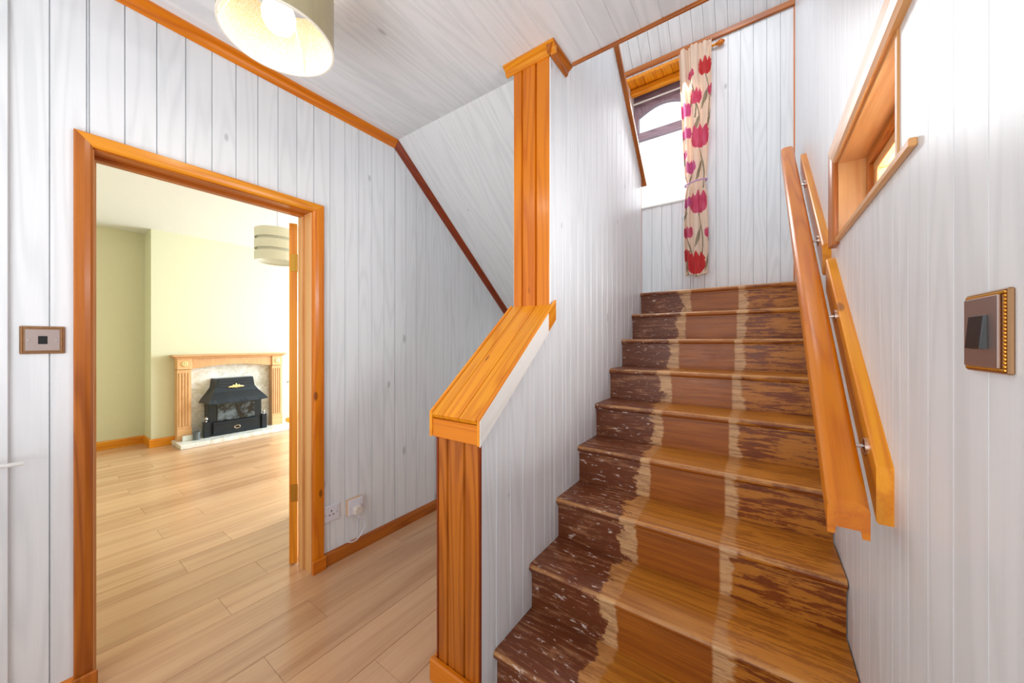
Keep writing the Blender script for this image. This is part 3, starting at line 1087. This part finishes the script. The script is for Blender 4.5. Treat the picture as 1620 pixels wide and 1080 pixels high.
# fireplace
fp = empty('fireplace', (XF, 1.79, 0), 'light oak fireplace surround with fluted legs and marble back panel on the chimney breast', 'fireplace')
FX = -5.97
hearth = box('hearth', XF, -5.67, 1.17, 2.47, 0, 0.05, 'marble', fp, 0.004)
box('back_panel', XF, XF + 0.02, 1.33, 2.25, 0.05, 1.0, 'marble', fp, 0)
box('mantel_shelf', XF, FX + 0.06, 1.15, 2.43, 1.105, 1.13, 'oak', fp, 0.005)
box('cornice', XF, FX + 0.035, 1.175, 2.405, 1.085, 1.105, 'oak', fp, 0.006)
for (a, b) in ((1.20, 1.335), (2.25, 2.385)):
    lg = box('leg', XF, FX, a, b, 0.05, 0.94, 'oak', fp, 0.002)
    for j in range(4):
        yy = a + 0.025 + j * (b - a - 0.05) / 3
        box('flute_rib', FX, FX + 0.008, yy - 0.008, yy + 0.008, 0.22, 0.90, 'oak', lg, 0.003)
    box('plinth_block', FX, FX + 0.014, a - 0.004, b + 0.004, 0.05, 0.19, 'oak', lg, 0.003)
    cbk = box('corner_block', XF, FX + 0.012, a - 0.002, b + 0.002, 0.945, 1.085, 'oak', fp, 0.003)
    # rosette
    bm = bmesh.new()
    for j in range(8):
        t = j * math.pi / 4
        r1 = bmesh.ops.create_uvsphere(bm, u_segments=8, v_segments=6, radius=0.014)
        for v in r1['verts']:
            v.co = Vector((v.co.x * 0.5, v.co.y + 0.022 * math.cos(t), v.co.z + 0.022 * math.sin(t)))
    r1 = bmesh.ops.create_uvsphere(bm, u_segments=8, v_segments=6, radius=0.013)
    for v in r1['verts']:
        v.co.x *= 0.9
    link('rosette', finish(bm, True), 'gold', cbk, Matrix.Translation((FX + 0.014, (a + b) / 2, 1.015)))
pts = [(1.335, 1.085), (1.335, 0.945)]
for s in range(1, 16):
    t = s / 16
    pts.append((1.335 + 0.915 * t, 0.945 + 0.045 * math.sin(math.pi * t)))
pts += [(2.25, 0.945), (2.25, 1.085)]
poly_slab('frieze', pts, 'x', XF + 0.02, FX - 0.006, 'oak', fp)

# gas fire
gf = empty('gas_fire', (XF, 1.79, 0.05), 'black cast gas fire with flared hood and mottled glass front on the marble hearth', 'fire')
gx = XF + 0.021
box('fire_body', gx, -5.90, 1.49, 2.09, 0.051, 0.52, 'black_iron', gf, 0.006)
box('fire_window', -5.90, -5.888, 1.58, 2.00, 0.24, 0.49, 'fire_glass', gf, 0.002)
lp = box('lower_panel', -5.90, -5.865, 1.53, 2.05, 0.06, 0.235, 'black_iron', gf, 0.006)
box('panel_rib', -5.865, -5.858, 1.55, 2.03, 0.185, 0.20, 'black_iron', lp, 0.002)
box('panel_rib', -5.865, -5.858, 1.55, 2.03, 0.07, 0.085, 'black_iron', lp, 0.002)
bm = bmesh.new()
for k in range(24):
    pass
bm.free()
ringm = bmesh.new()
seg, tub = 24, 6
vs = []
for i in range(seg):
    t = 2 * math.pi * i / seg
    row = []
    for j in range(tub):
        s = 2 * math.pi * j / tub
        row.append(ringm.verts.new((0.006 * math.sin(s), (0.032 + 0.007 * math.cos(s)) * math.cos(t), (0.02 + 0.006 * math.cos(s)) * math.sin(t))))
    vs.append(row)
for i in range(seg):
    for j in range(tub):
        ringm.faces.new((vs[i][j], vs[(i + 1) % seg][j], vs[(i + 1) % seg][(j + 1) % tub], vs[i][(j + 1) % tub]))
link('oval_badge', finish(ringm, True), 'chrome', lp, Matrix.Translation((-5.86, 1.79, 0.135)))
# hood: flared canopy
bm = bmesh.new()
rows = [(0.80, 1.56, 2.02, -5.93), (0.68, 1.545, 2.035, -5.92), (0.62, 1.51, 2.07, -5.89), (0.54, 1.455, 2.125, -5.80), (0.49, 1.43, 2.15, -5.76)]
N = 12
grid = []
for (z, a, b, xf) in rows:
    r = [bm.verts.new((gx, a, z))]
    for i in range(N + 1):
        t = i / N
        wav = -0.018 * math.sin(math.pi * t) ** 2 + 0.006 * math.cos(6 * math.pi * t) if z < 0.5 else 0
        ins = 0.06 * (1 if True else 0)
        yy = a + ins * 0.4 + (b - a - ins * 0.8) * t
        r.append(bm.verts.new((xf, yy, z + wav)))
    r.append(bm.verts.new((gx, b, z)))
    grid.append(r)
for A, B in zip(grid, grid[1:]):
    for i in range(len(A) - 1):
        bm.faces.new((A[i], A[i + 1], B[i + 1], B[i]))
bm.faces.new(grid[0])
bm.faces.new(grid[-1][::-1])
hood = link('hood', finish(bm, False), 'black_iron', gf)
for z in (0.695, 0.735, 0.775):
    box('vent_slot', -5.925, -5.917 + (0.8 - z) * 0.04, 1.60, 1.98, z - 0.011, z + 0.004, 'dark_hole', hood, 0.001)
bm = bmesh.new()
for k in range(-5, 6):
    hgt = 0.034 - abs(k) * 0.0052 if k % 2 == 0 else 0.022 - abs(k) * 0.003
    r1 = bmesh.ops.create_uvsphere(bm, u_segments=8, v_segments=6, radius=0.014)
    for v in r1['verts']:
        v.co = Vector((v.co.x * 0.5, v.co.y + k * 0.016, v.co.z * hgt / 0.014 + hgt * 0.5))
link('gold_ornament', finish(bm, True), 'gold', hood, Matrix.Translation((-5.905, 1.79, 0.675)))
for yy in (1.465, 2.115):
    ps = box('post', -5.93, -5.865, yy - 0.032, yy + 0.032, 0.051, 0.255, 'black_iron', gf, 0.005)
    link('finial', lathe([(0, 0), (0.014, 0.0), (0.008, 0.012), (0.02, 0.03), (0.017, 0.045), (0.006, 0.052), (0.01, 0.062), (0, 0.07)], 14), 'chrome', ps,
         Matrix.Translation((-5.897, yy, 0.255)))
# a cup and a small white box on the hearth
tb = link('tumbler', lathe([(0, 0), (0.034, 0), (0.04, 0.1), (0.036, 0.1), (0.031, 0.008), (0, 0.008)], 20), 'grey_glass', None, Matrix.Translation((-5.86, 1.36, 0.051)))
tag(tb, 'small smoky glass tumbler standing on the hearth left of the black fire', 'tumbler')
cbx = box('carton', -5.92, -5.885, 1.235, 1.345, 0.051, 0.115, 'white_paint', None, 0.003)
tag(cbx, 'small white carton on the hearth against the foot of the left leg', 'carton')

# living-room pendant: three fabric bands
lp_c = Vector((-3.6, 1.40, 0))
pl = empty('pendant_lamp', (lp_c.x, lp_c.y, ZC), 'cream three-banded drum pendant lamp hanging in the living room', 'lamp')
for (z0, z1) in ((2.225, 2.305), (2.125, 2.20), (2.02, 2.10)):
    link('shade_band', lathe([(0.17, z0), (0.173, z0), (0.173, z1), (0.17, z1)], 40, True, True), 'shade_white', pl, Matrix.Translation(lp_c))
link('inner_shade', lathe([(0.15, 2.035), (0.152, 2.035), (0.152, 2.295), (0.15, 2.295)], 40, True, True), 'shade_white', pl, Matrix.Translation(lp_c))
for k in range(3):
    t = k * 2 * math.pi / 3
    link('spoke', tube_mesh([lp_c + Vector((0, 0, 2.27)), lp_c + Vector((0.168 * math.cos(t), 0.168 * math.sin(t), 2.27))], 0.003, 6), 'white_metal', pl)
link('cord', tube_mesh([lp_c + Vector((0, 0, 2.24)), lp_c + Vector((0, 0, ZC - 0.02))], 0.004, 6), 'white_plastic', pl)
link('ceiling_rose', lathe([(0, 0), (0.02, 0), (0.045, 0.018), (0.045, 0.03), (0, 0.03)], 18), 'white_plastic', pl, Matrix.Translation(lp_c + Vector((0, 0, ZC - 0.03))))

# ------------------------------------------------------------------ hall pendant
hc = Vector((-1.35, 0.53, 0))
hl = empty('pendant_lamp', (hc.x, hc.y, ZC), 'lit drum pendant lamp with satin outside and gold lining under the hall ceiling', 'lamp')
zb, zt = 2.335, 2.56
R_ = 0.166
link('shade', lathe([(R_, zb), (R_ + 0.0025, zb), (R_ + 0.0025, zt), (R_, zt)], 64, True, True), 'shade_out', hl, Matrix.Translation(hc))
link('shade_lining', lathe([(R_ - 0.002, zb + 0.001), (R_ - 0.0005, zb + 0.001), (R_ - 0.0005, zt - 0.001), (R_ - 0.002, zt - 0.001)], 64, True, True), 'shade_in', hl, Matrix.Translation(hc))
link('shade_rim', lathe([(R_ - 0.003, zb - 0.002), (R_ + 0.0035, zb - 0.002), (R_ + 0.0035, zb + 0.003), (R_ - 0.003, zb + 0.003)], 64, True, True), 'shade_white', hl, Matrix.Translation(hc))
for k in range(3):
    t = k * 2 * math.pi / 3 + 0.15
    d = Vector((math.cos(t), math.sin(t), 0))
    link('spider_arm', tube_mesh([hc + d * 0.02 + Z * 2.50, hc + d * 0.09 + Z * 2.50, hc + d * 0.162 + Z * (zb + 0.01)], 0.0025, 8), 'white_metal', hl)
link('lamp_holder', lathe([(0, 0), (0.02, 0), (0.022, 0.03), (0.016, 0.07), (0, 0.075)], 16), 'white_plastic', hl, Matrix.Translation(hc + Z * 2.50))
bp = [(0, -0.052), (0.02, -0.048), (0.038, -0.034), (0.049, -0.012), (0.051, 0.01), (0.043, 0.036), (0.028, 0.06), (0.018, 0.08), (0.016, 0.1), (0, 0.102)]
bulb = link('bulb', lathe(bp, 28), 'bulb', hl, Matrix.Translation(hc + Z * 2.41))
link('cord', tube_mesh([hc + Z * 2.57, hc + Z * (ZC - 0.02)], 0.004, 6), 'white_plastic', hl)
link('ceiling_rose', lathe([(0, 0), (0.02, 0), (0.045, 0.018), (0.045, 0.03), (0, 0.03)], 18), 'white_plastic', hl, Matrix.Translation(hc + Z * (ZC - 0.03)))
ld = bpy.data.lights.new('bulb_light', 'POINT')
ld.energy = 2.2
ld.color = (1.0, 0.95, 0.86)
ld.shadow_soft_size = 0.03
lo = bpy.data.objects.new('bulb_light', ld)
COL.objects.link(lo)
lo.location = hc + Z * 2.345

# ------------------------------------------------------------------ staircase
st = empty('staircase', (0, Y0N, 0), 'steep worn wooden staircase with bare runner strip and scratched brown stain', 'staircase')
SX0, SX1 = XM1 + 0.001, 0.2285
LN = SX1 - SX0
TT = 0.032
prof = []
for s in range(7):
    t = -math.pi / 2 + math.pi * s / 6
    prof.append((-math.cos(t) * TT / 2 + TT / 2, math.sin(t) * TT / 2))    # rounded nose to -y
# tread profile in (y, z): nose at y=0, top at z=0


def tread_mesh(depth):
    pr = [(TT / 2 - TT / 2 * math.cos(math.radians(a)), -TT / 2 + TT / 2 * math.sin(math.radians(a))) for a in range(-90, 91, 22)]
    pr += [(TT / 2, 0.0), (depth, 0.0), (depth, -TT)]
    bm = bmesh.new()
    NX = 10
    rows_ = []
    for i in range(NX + 1):
        x = SX0 + LN * i / NX
        rows_.append([bm.verts.new((x, p[0], p[1])) for p in pr])
    for A, B in zip(rows_, rows_[1:]):
        for j in range(len(pr)):
            k = (j + 1) % len(pr)
            bm.faces.new((A[j], A[k], B[k], B[j]))
    bm.faces.new(rows_[0])
    bm.faces.new(rows_[-1][::-1])
    bmesh.ops.remove_doubles(bm, verts=bm.verts, dist=1e-5)
    return finish(bm, True)


tm = tread_mesh(DY + 0.024)
tl = tread_mesh(YW + TH - YT)


def riser_mesh(h):
    bm = bmesh.new()
    bmesh.ops.create_cube(bm, size=1)
    for v in bm.verts:
        v.co = Vector((SX0 + LN * (v.co.x + 0.5), 0.024 + 0.018 * (v.co.y + 0.5), -TT - h * (0.5 - v.co.z)))
    return finish(bm)


rm = riser_mesh(DZ - TT)
rm0 = riser_mesh(Z0N - TT)
for n in range(9):
    T = Matrix.Translation((0, Y0N + n * DY, Z0N + n * DZ))
    if n < 8:
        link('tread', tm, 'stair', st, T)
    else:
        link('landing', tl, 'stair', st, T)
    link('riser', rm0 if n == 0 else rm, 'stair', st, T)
# thin scotia under each nosing
sm = None
for n in range(9):
    if sm is None:
        bm = bmesh.new()
        bmesh.ops.create_cube(bm, size=1)
        for v in bm.verts:
            v.co = Vector((SX0 + LN * (v.co.x + 0.5), 0.014 + 0.0099 * (v.co.y + 0.5), -TT - 0.008 * (0.5 - v.co.z)))
        sm = finish(bm)
    link('nosing_bead', sm, 'stair', st, Matrix.Translation((0, Y0N + n * DY, Z0N + n * DZ)))
# landing behind, running on to the left past the wall
tag(poly_slab('floor_landing', [(-2.2, YME + 0.02), (SX0 - 0.002, YME + 0.02), (SX0 - 0.002, YW + TH), (-2.2, YW + TH)], 'z', ZT - 0.15, ZT, 'wall_core'), kind='structure')

# ------------------------------------------------------------------ handrail on the right wall
hr = empty('handrail', (XR, 1.0, 0.9), 'thick varnished pine handrail with back boards climbing the right wall', 'handrail')
r0, r1 = Vector((0.1525, 1.005, 0.93)), Vector((0.1525, 2.98, 2.563))
w_, t_ = 0.066, 0.056
RP = [(-w_ / 2, -t_ / 2), (-w_ / 2 + 0.012, -t_ / 2), (-w_ / 2 + 0.014, -t_ / 2 + 0.012), (w_ / 2 - 0.014, -t_ / 2 + 0.012), (w_ / 2 - 0.012, -t_ / 2),
      (w_ / 2, -t_ / 2)]
for s in range(15):
    t = s / 14
    RP.append((w_ / 2 * math.cos(math.pi * t) * (1 - 0.0), t_ / 2 - 0.013 + 0.013 * (1 - abs(math.cos(math.pi * t)) ** 5)))
Zr = (r1 - r0).normalized()
Yr = (Z - Zr * Z.dot(Zr)).normalized()
# the rail ends are plumb: shear the end faces
shear = -Yr.dot(Y) / Zr.dot(Y)


def plumb(me):
    for v in me.vertices:
        v.co.z += v.co.y * shear
    return me


rail = link('rail', plumb(prism_mesh(RP, (r1 - r0).length, True)), 'pine', hr, basis(r0, Yr.cross(Zr), Yr, Zr))


def back_board(ya, yb):
    def zz(y):
        return 0.972 + (y - 1.065) * 0.83
    h = 0.095
    p0, p1 = Vector((XR, ya, zz(ya))), Vector((XR, yb, zz(yb)))
    Zb = (p1 - p0).normalized()
    Xb = (Z - Zb * Z.dot(Zb)).normalized()
    Yb = Zb.cross(Xb)          # towards the room?
    pr = rect(h, 0.027, 0.004)
    if Yb.dot(-X) < 0:
        p0, p1 = p1, p0
        Zb = -Zb
        Yb = Zb.cross(Xb)
    me = prism_mesh(pr, (p1 - p0).length)
    sh = -Xb.dot(Y) / Zb.dot(Y)
    for v in me.vertices:
        v.co.z += v.co.x * sh
    return link('back_board', me, 'pine_bright', hr, basis(p0, Xb, Yb, Zb))


back_board(1.065, 1.76)
back_board(1.85, 2.75)
for yy in (1.16, 1.56, 1.98, 2.5):
    zc = 0.972 + (yy - 1.065) * 0.83 + 0.006
    zr = 0.93 + (yy - 1.005) * 0.827 - 0.006
    br = link('bracket', lathe([(0, 0), (0.022, 0), (0.022, 0.004), (0.012, 0.006), (0, 0.006)], 18), 'chrome', hr,
              basis((XR - 0.0268, yy, zr), -Y, Z, -X) if (-Y).cross(Z).dot(-X) > 0 else basis((XR - 0.0268, yy, zr), Y, Z, -X))
    link('pin', tube_mesh([(XR - 0.03, yy, zr), (0.172, yy, zr)], 0.005, 10), 'chrome', br)

# ------------------------------------------------------------------ curtain, pole
PR = empty('curtain_pole', (-0.3, YW - 0.03, 3.885), 'varnished wooden curtain pole with turned finial above the stair window', 'curtain pole')
PZ = 3.905
link('pole', tube_mesh([(-1.75, YW - 0.028, PZ), (-0.31, YW - 0.028, PZ)], 0.011, 12), 'pine_bright', PR)
link('finial', lathe([(0, 0), (0.012, 0.0), (0.012, 0.008), (0.02, 0.02), (0.024, 0.038), (0.018, 0.056), (0.008, 0.066), (0, 0.07)], 16), 'pine', PR,
     basis((-0.312, YW - 0.028, PZ), Y, Z, X))
link('bracket', tube_mesh([(-0.34, YW - 0.028, PZ), (-0.34, YW - 0.001, PZ)], 0.006, 8), 'white_metal', PR)

CZ1, CZ0 = 3.925, 1.885
NXc, NZc = 110, 420
TUL = [  # centre u (0..1 across), z, radius, kind
    (0.80, 3.72, 0.085, 2), (0.36, 3.68, 0.045, 0), (0.52, 3.47, 0.075, 0), (0.14, 3.38, 0.075, 1), (0.98, 3.50, 0.05, 0),
    (0.66, 3.12, 0.115, 0), (0.16, 3.17, 0.06, 1), (0.30, 2.86, 0.065, 1), (0.05, 2.98, 0.045, 1), (0.60, 2.54, 0.11, 0), (0.10, 2.55, 0.055, 1),
    (0.16, 2.28, 0.06, 0), (0.98, 2.26, 0.05, 0), (0.50, 2.005, 0.11, 2), (0.05, 2.08, 0.06, 2)]
base_c = hexc(248, 226, 206)
reds = [hexc(212, 50, 96), hexc(208, 84, 144), hexc(212, 34, 44)]
pale_c = [hexc(240, 130, 160), hexc(226, 130, 180), hexc(236, 90, 84)]
stemc, leafc = hexc(150, 138, 110), hexc(170, 152, 124)


def print_at(s, z, w):
    """flat tulip print: s metres across the unfolded face, z height"""
    c = base_c
    n = mnoise.noise(Vector((s * 18, z * 18, 3.0)))
    c = tuple(v * (1 + 0.03 * n) for v in c[:3])
    for (u, zc, r, kd) in TUL:
        cx = u * w
        # curved stem under each flower
        for L, dirn in ((0.36, 1),):
            t = (zc - r - z) / L
            if 0 < t < 1:
                xs = cx + dirn * 0.035 * math.sin(t * 2.2) * (1 if kd != 1 else -1)
                if abs(s - xs) < 0.0035:
                    c = stemc[:3]
        # leaf
        t = (zc - r - 0.10 - z) / 0.2
        if 0 < t < 1 and kd != 1:
            xs = cx - 0.045 * t + 0.02
            if abs(s - xs) < 0.013 * math.sin(math.pi * t):
                c = leafc[:3]
    for (u, zc, r, kd) in TUL:
        r *= 0.86
        cx = u * w
        dx, dz = (s - cx) / (r * 0.72), (z - zc) / r
        if abs(dz) < 1.15:
            wid = math.sqrt(max(0.0, 1 - ((dz + 0.25) / 0.95) ** 2)) if dz < 0.4 else 0
            ok = abs(dx) < wid
            if dz >= 0.2:
                for pc in (-0.6, 0.0, 0.6):
                    top = 1.05 if pc == 0 else 0.9
                    if dz < top and abs(dx - pc) < 0.42 * (1 - (dz - 0.2) / (top - 0.2)) + 0.02:
                        ok = True
            if ok:
                m = 0.5 + 0.5 * mnoise.noise(Vector((dx * 3.5 + u * 9, dz * 1.2, zc * 5)))
                edge = min(1, abs(math.sin(dx * 4.3 + dz)))
                f = max(0, min(1, m * 0.75 + 0.25 * edge - 0.1))
                a, b = reds[kd], pale_c[kd]
                c = tuple(a[q] * (1 - f * 0.85) + b[q] * f * 0.85 for q in range(3))
    return c


def curtain():
    bm = bmesh.new()
    lay = bm.loops.layers.float_color.new('print') if hasattr(bm.loops.layers, 'float_color') else None
    ztie = 2.70
    rows_ = []
    cols = []
    for j in range(NZc + 1):
        z = CZ0 + (CZ1 - CZ0) * j / NZc
        tt = (z - CZ0) / (CZ1 - CZ0)
        # left and right edges
        if z > ztie:
            k = (z - ztie) / (CZ1 - ztie)
            xl = -0.542 + (-0.602 + 0.542) * (k ** 0.8)
            xr = -0.375 + (-0.335 + 0.375) * min(1, k * 1.6)
        else:
            k = (ztie - z) / (ztie - CZ0)
            bul = math.sin(math.pi * min(1, k * 1.1)) if k < 0.9 else 0.0
            xl = -0.542 + 0.0 * k - 0.012 * math.sin(math.pi * k)
            xr = -0.375 - 0.0 * k + 0.016 * math.sin(math.pi * k * 0.8)
        pinch = math.exp(-((z - ztie) / 0.05) ** 2)
        xl += 0.012 * pinch
        xr -= 0.012 * pinch
        wdt = xr - xl
        amp = 0.026 * (1 - 0.5 * pinch) * (0.6 + 0.4 * tt)
        row, cr = [], []
        for i in range(NXc + 1):
            u = i / NXc
            ph_ = 0.5 * math.sin(z * 2.1) + 0.3 * math.sin(z * 5 + u * 4)
            f = math.sin((u + 0.05 * math.sin(u * 7.0)) * math.pi * 7 + ph_) * (0.6 + 0.4 * math.sin(u * 5 + 1.0)) + 0.3 * math.sin(u * math.pi * 17 + 1.3 * ph_)
            g = math.sin(u * math.pi * 31) * (0.35 * math.exp(-((CZ1 - 0.02 - z) / 0.06) ** 2) if z > CZ1 - 0.15 else 0)
            yoff = amp * f + 0.012 * g + 0.03 * (0.5 - abs(u - 0.5)) * -1.2
            row.append(bm.verts.new((xl + wdt * u + 0.004 * math.cos(u * math.pi * 7 + ph_), YW - 0.088 + yoff, z + (0.012 * math.sin(u * 9) if j == 0 else 0))))
            cr.append(print_at(u * wdt * 1.0, z, wdt))
        rows_.append(row)
        cols.append(cr)
    for j in range(NZc):
        for i in range(NXc):
            f = bm.faces.new((rows_[j][i], rows_[j][i + 1], rows_[j + 1][i + 1], rows_[j + 1][i]))
            for lp_, (jj, ii) in zip(f.loops, ((j, i), (j, i + 1), (j + 1, i + 1), (j + 1, i))):
                lp_[lay] = (*cols[jj][ii], 1.0)
    me = bpy.data.meshes.new('mesh')
    bm.to_mesh(me)
    bm.free()
    me.shade_smooth()
    return me


cu = empty('curtain', (-0.46, YW - 0.075, CZ0), 'tied cream curtain with pink and red tulip print beside the stair window', 'curtain')
cloth = link('cloth', curtain(), 'cloth', cu)
so = cloth.modifiers.new('thick', 'SOLIDIFY')
so.thickness = 0.002
tie_pts = []
for k in range(25):
    t = 2 * math.pi * k / 24
    tie_pts.append((-0.4585 + 0.086 * math.cos(t), YW - 0.10 + 0.046 * math.sin(t), 2.70 + 0.012 * math.cos(t)))
link('tieback', tube_mesh(tie_pts, 0.006, 8), plain('tieback_cloth', hexc(196, 150, 196), 0.8), cu)

# ------------------------------------------------------------------ switches and sockets


def rope(pts_uv, r, O, U, V, N, mat, parent, name='rope_border'):
    """beaded rope edge round a rectangle given by half sizes"""
    hu, hv = pts_uv
    bm = bmesh.new()
    stp = r * 1.7
    L = []
    nu, nv = int(2 * hu / stp), int(2 * hv / stp)
    for i in range(nu + 1):
        a = -hu + 2 * hu * i / nu
        L += [(a, -hv), (a, hv)]
    for i in range(1, nv):
        a = -hv + 2 * hv * i / nv
        L += [(-hu, a), (hu, a)]
    for a, b in L:
        res = bmesh.ops.create_icosphere(bm, subdivisions=1, radius=r)
        c = Vector(U) * a + Vector(V) * b
        for v in res['verts']:
            v.co += c
    return link(name, finish(bm, True), mat, parent, Matrix.Translation(O))


# left: telephone / data plate
py, pz, hs = 0.065, 1.305, 0.048
pt = empty('wall_plate', (XL, py, pz), 'bronze rope edged wall plate with black square socket left of the doorway', 'wall plate')
box('back_plate', XL, XL + 0.007, py - hs, py + hs, pz - hs, pz + hs, 'bronze', pt, 0.002)
box('face_plate', XL + 0.007, XL + 0.0095, py - hs + 0.011, py + hs - 0.011, pz - hs + 0.011, pz + hs - 0.011, 'bronze_mirror', pt, 0.001)
rope((hs - 0.006, hs - 0.006), 0.0028, (XL + 0.007, py, pz), Y, Z, X, 'bronze', pt)
box('socket_insert', XL + 0.0095, XL + 0.0105, py - 0.010, py + 0.010, pz - 0.014, pz + 0.014, 'black_plastic', pt, 0)
for s in (-1, 1):
    link('screw', lathe([(0, 0), (0.004, 0), (0.003, 0.002), (0, 0.002)], 12), 'chrome', pt, basis((XL + 0.0095, py + s * 0.03, pz), Y, Z, X))

# right: light switch
y0_, y1_, z0_, z1_ = 0.637, 0.735, 1.2625, 1.3605
yc, zc = (y0_ + y1_) / 2, (z0_ + z1_) / 2
sw = empty('light_switch', (XR, yc, zc), 'polished bronze rope edged light switch on the white boarded right wall', 'light switch')
box('back_plate', XR - 0.0055, XR, y0_, y1_, z0_, z1_, 'bronze', sw, 0.0015)
hh = (y1_ - y0_) / 2
box('face_plate', XR - 0.0085, XR - 0.0055, y0_ + 0.013, y1_ - 0.004, z0_ + 0.006, z1_ - 0.006, 'bronze_mirror', sw, 0.001)
rope((hh - 0.0055, hh - 0.0045), 0.0024, (XR - 0.0055, yc, zc), Y, Z, -X, 'brass', sw)
bm = bmesh.new()
pp = [(-0.019, -0.021), (0.019, -0.021), (0.019, 0.021), (-0.019, 0.021)]
A = [bm.verts.new((0, a, b)) for a, b in pp]
B = [bm.verts.new((-0.003 - (0.003 if b < 0 else 0), a * 0.94, b * 0.94)) for a, b in pp]
for i in range(4):
    bm.faces.new((A[i], A[(i + 1) % 4], B[(i + 1) % 4], B[i]))
bm.faces.new(B)
bm.faces.new(A[::-1])
link('rocker', finish(bm), 'black_plastic', sw, Matrix.Translation((XR - 0.0083, yc + 0.006, zc)))


def socket_face(parent, xf, yc, zc):
    box('earth_slot', xf, xf + 0.0008, yc - 0.003, yc + 0.003, zc + 0.008, zc + 0.018, 'dark_hole', parent)
    for s in (-1, 1):
        box('pin_slot', xf, xf + 0.0008, yc + s * 0.011 - 0.004, yc + s * 0.011 + 0.004, zc - 0.012, zc - 0.006, 'dark_hole', parent)
    for s in (-1, 1):
        link('screw', lathe([(0, 0), (0.003, 0), (0.003, 0.001), (0, 0.001)], 8), 'chrome', parent, basis((xf, yc + s * 0.034, zc - 0.004), Y, Z, X))


s1y, s1z = 1.085, 0.297
s1 = empty('wall_socket', (XL, s1y, s1z), 'white single wall socket beside the door architrave above the skirting', 'socket')
box('face_plate', XL, XL + 0.009, 1.0355, 1.128, s1z - 0.046, s1z + 0.046, 'white_plastic', s1, 0.003)
socket_face(s1, XL + 0.009, s1y - 0.006, s1z)
box('rocker', XL + 0.009, XL + 0.012, s1y + 0.016, s1y + 0.028, s1z + 0.012, s1z + 0.032, 'white_plastic', s1, 0.001)
s2y, s2z = 1.215, 0.292
s2 = empty('wall_socket', (XL, s2y, s2z), 'white surface mounted socket box holding a plug right of the flush socket', 'socket')
box('back_box', XL, XL + 0.03, s2y - 0.046, s2y + 0.046, s2z - 0.046, s2z + 0.046, plain('peach_plastic', hexc(226, 188, 152), 0.45), s2, 0.003)  # peach tinted sides behind the white face plate
box('face_plate', XL + 0.03, XL + 0.037, s2y - 0.047, s2y + 0.047, s2z - 0.047, s2z + 0.047, 'white_plastic', s2, 0.003)
box('rocker', XL + 0.037, XL + 0.040, s2y + 0.018, s2y + 0.030, s2z + 0.012, s2z + 0.032, 'white_plastic', s2, 0.001)
for s in (-1, 1):
    link('screw', lathe([(0, 0), (0.003, 0), (0.003, 0.001), (0, 0.001)], 8), 'chrome', s2, basis((XL + 0.037, s2y + s * 0.036, s2z), Y, Z, X))
pg = empty('plug', (XL + 0.037, s2y + 0.004, s2z - 0.02), 'white plug with thin white lead in the surface mounted socket', 'plug')
bm = bmesh.new()
pp = [(-0.024, -0.018), (0.024, -0.018), (0.026, 0.010), (0.012, 0.030), (-0.012, 0.030), (-0.026, 0.010)]
A = [bm.verts.new((0, a, b)) for a, b in pp]
B = [bm.verts.new((0.030, a * 0.85, b * 0.85)) for a, b in pp]
n6 = len(pp)
for i in range(n6):
    bm.faces.new((A[i], A[(i + 1) % n6], B[(i + 1) % n6], B[i]))
bm.faces.new(A[::-1])
bm.faces.new(B)
body = link('plug_body', finish(bm), plain('plug_plastic', hexc(226, 214, 204), 0.4), pg, Matrix.Translation((XL + 0.0375, s2y + 0.004, s2z - 0.022)))
pc = Vector((XL + 0.052, s2y + 0.004, s2z - 0.042))
cpts = []
ctrl = [pc, pc + Vector((0.004, 0.008, -0.03)), pc + Vector((-0.005, 0.045, -0.06)), pc + Vector((-0.012, 0.05, -0.11)), pc + Vector((-0.022, 0.01, -0.165)),
        pc + Vector((-0.024, -0.03, -0.168)), pc + Vector((-0.03, -0.055, -0.155))]
for i in range(len(ctrl) - 1):
    p0 = ctrl[max(i - 1, 0)]
    p1, p2 = ctrl[i], ctrl[i + 1]
    p3 = ctrl[min(i + 2, len(ctrl) - 1)]
    for s in range(6):
        t = s / 6
        cpts.append(0.5 * ((2 * p1) + (p2 - p0) * t + (2 * p0 - 5 * p1 + 4 * p2 - p3) * t * t + (3 * p1 - p0 - 3 * p2 + p3) * t ** 3))
cpts.append(ctrl[-1])
link('lead', tube_mesh(cpts, 0.0035, 8), 'white_plastic', pg)

# ------------------------------------------------------------------ white painted door at the near end of the left wall
d2 = empty('door_2', (XL + 0.0, -0.02, 0), kind='structure')
box('door_leaf', XL + 0.001, XL + 0.012, -0.78, -0.004, 0.01, 2.66, 'white_board', d2, 0.002)
hp = Vector((XL + 0.012, -0.10, 0.90))
link('door_handle', tube_mesh([hp, hp + Vector((0.04, 0, 0)), hp + Vector((0.046, 0.03, 0.0)), hp + Vector((0.046, 0.125, -0.004))], 0.007, 10), 'white_metal', d2)
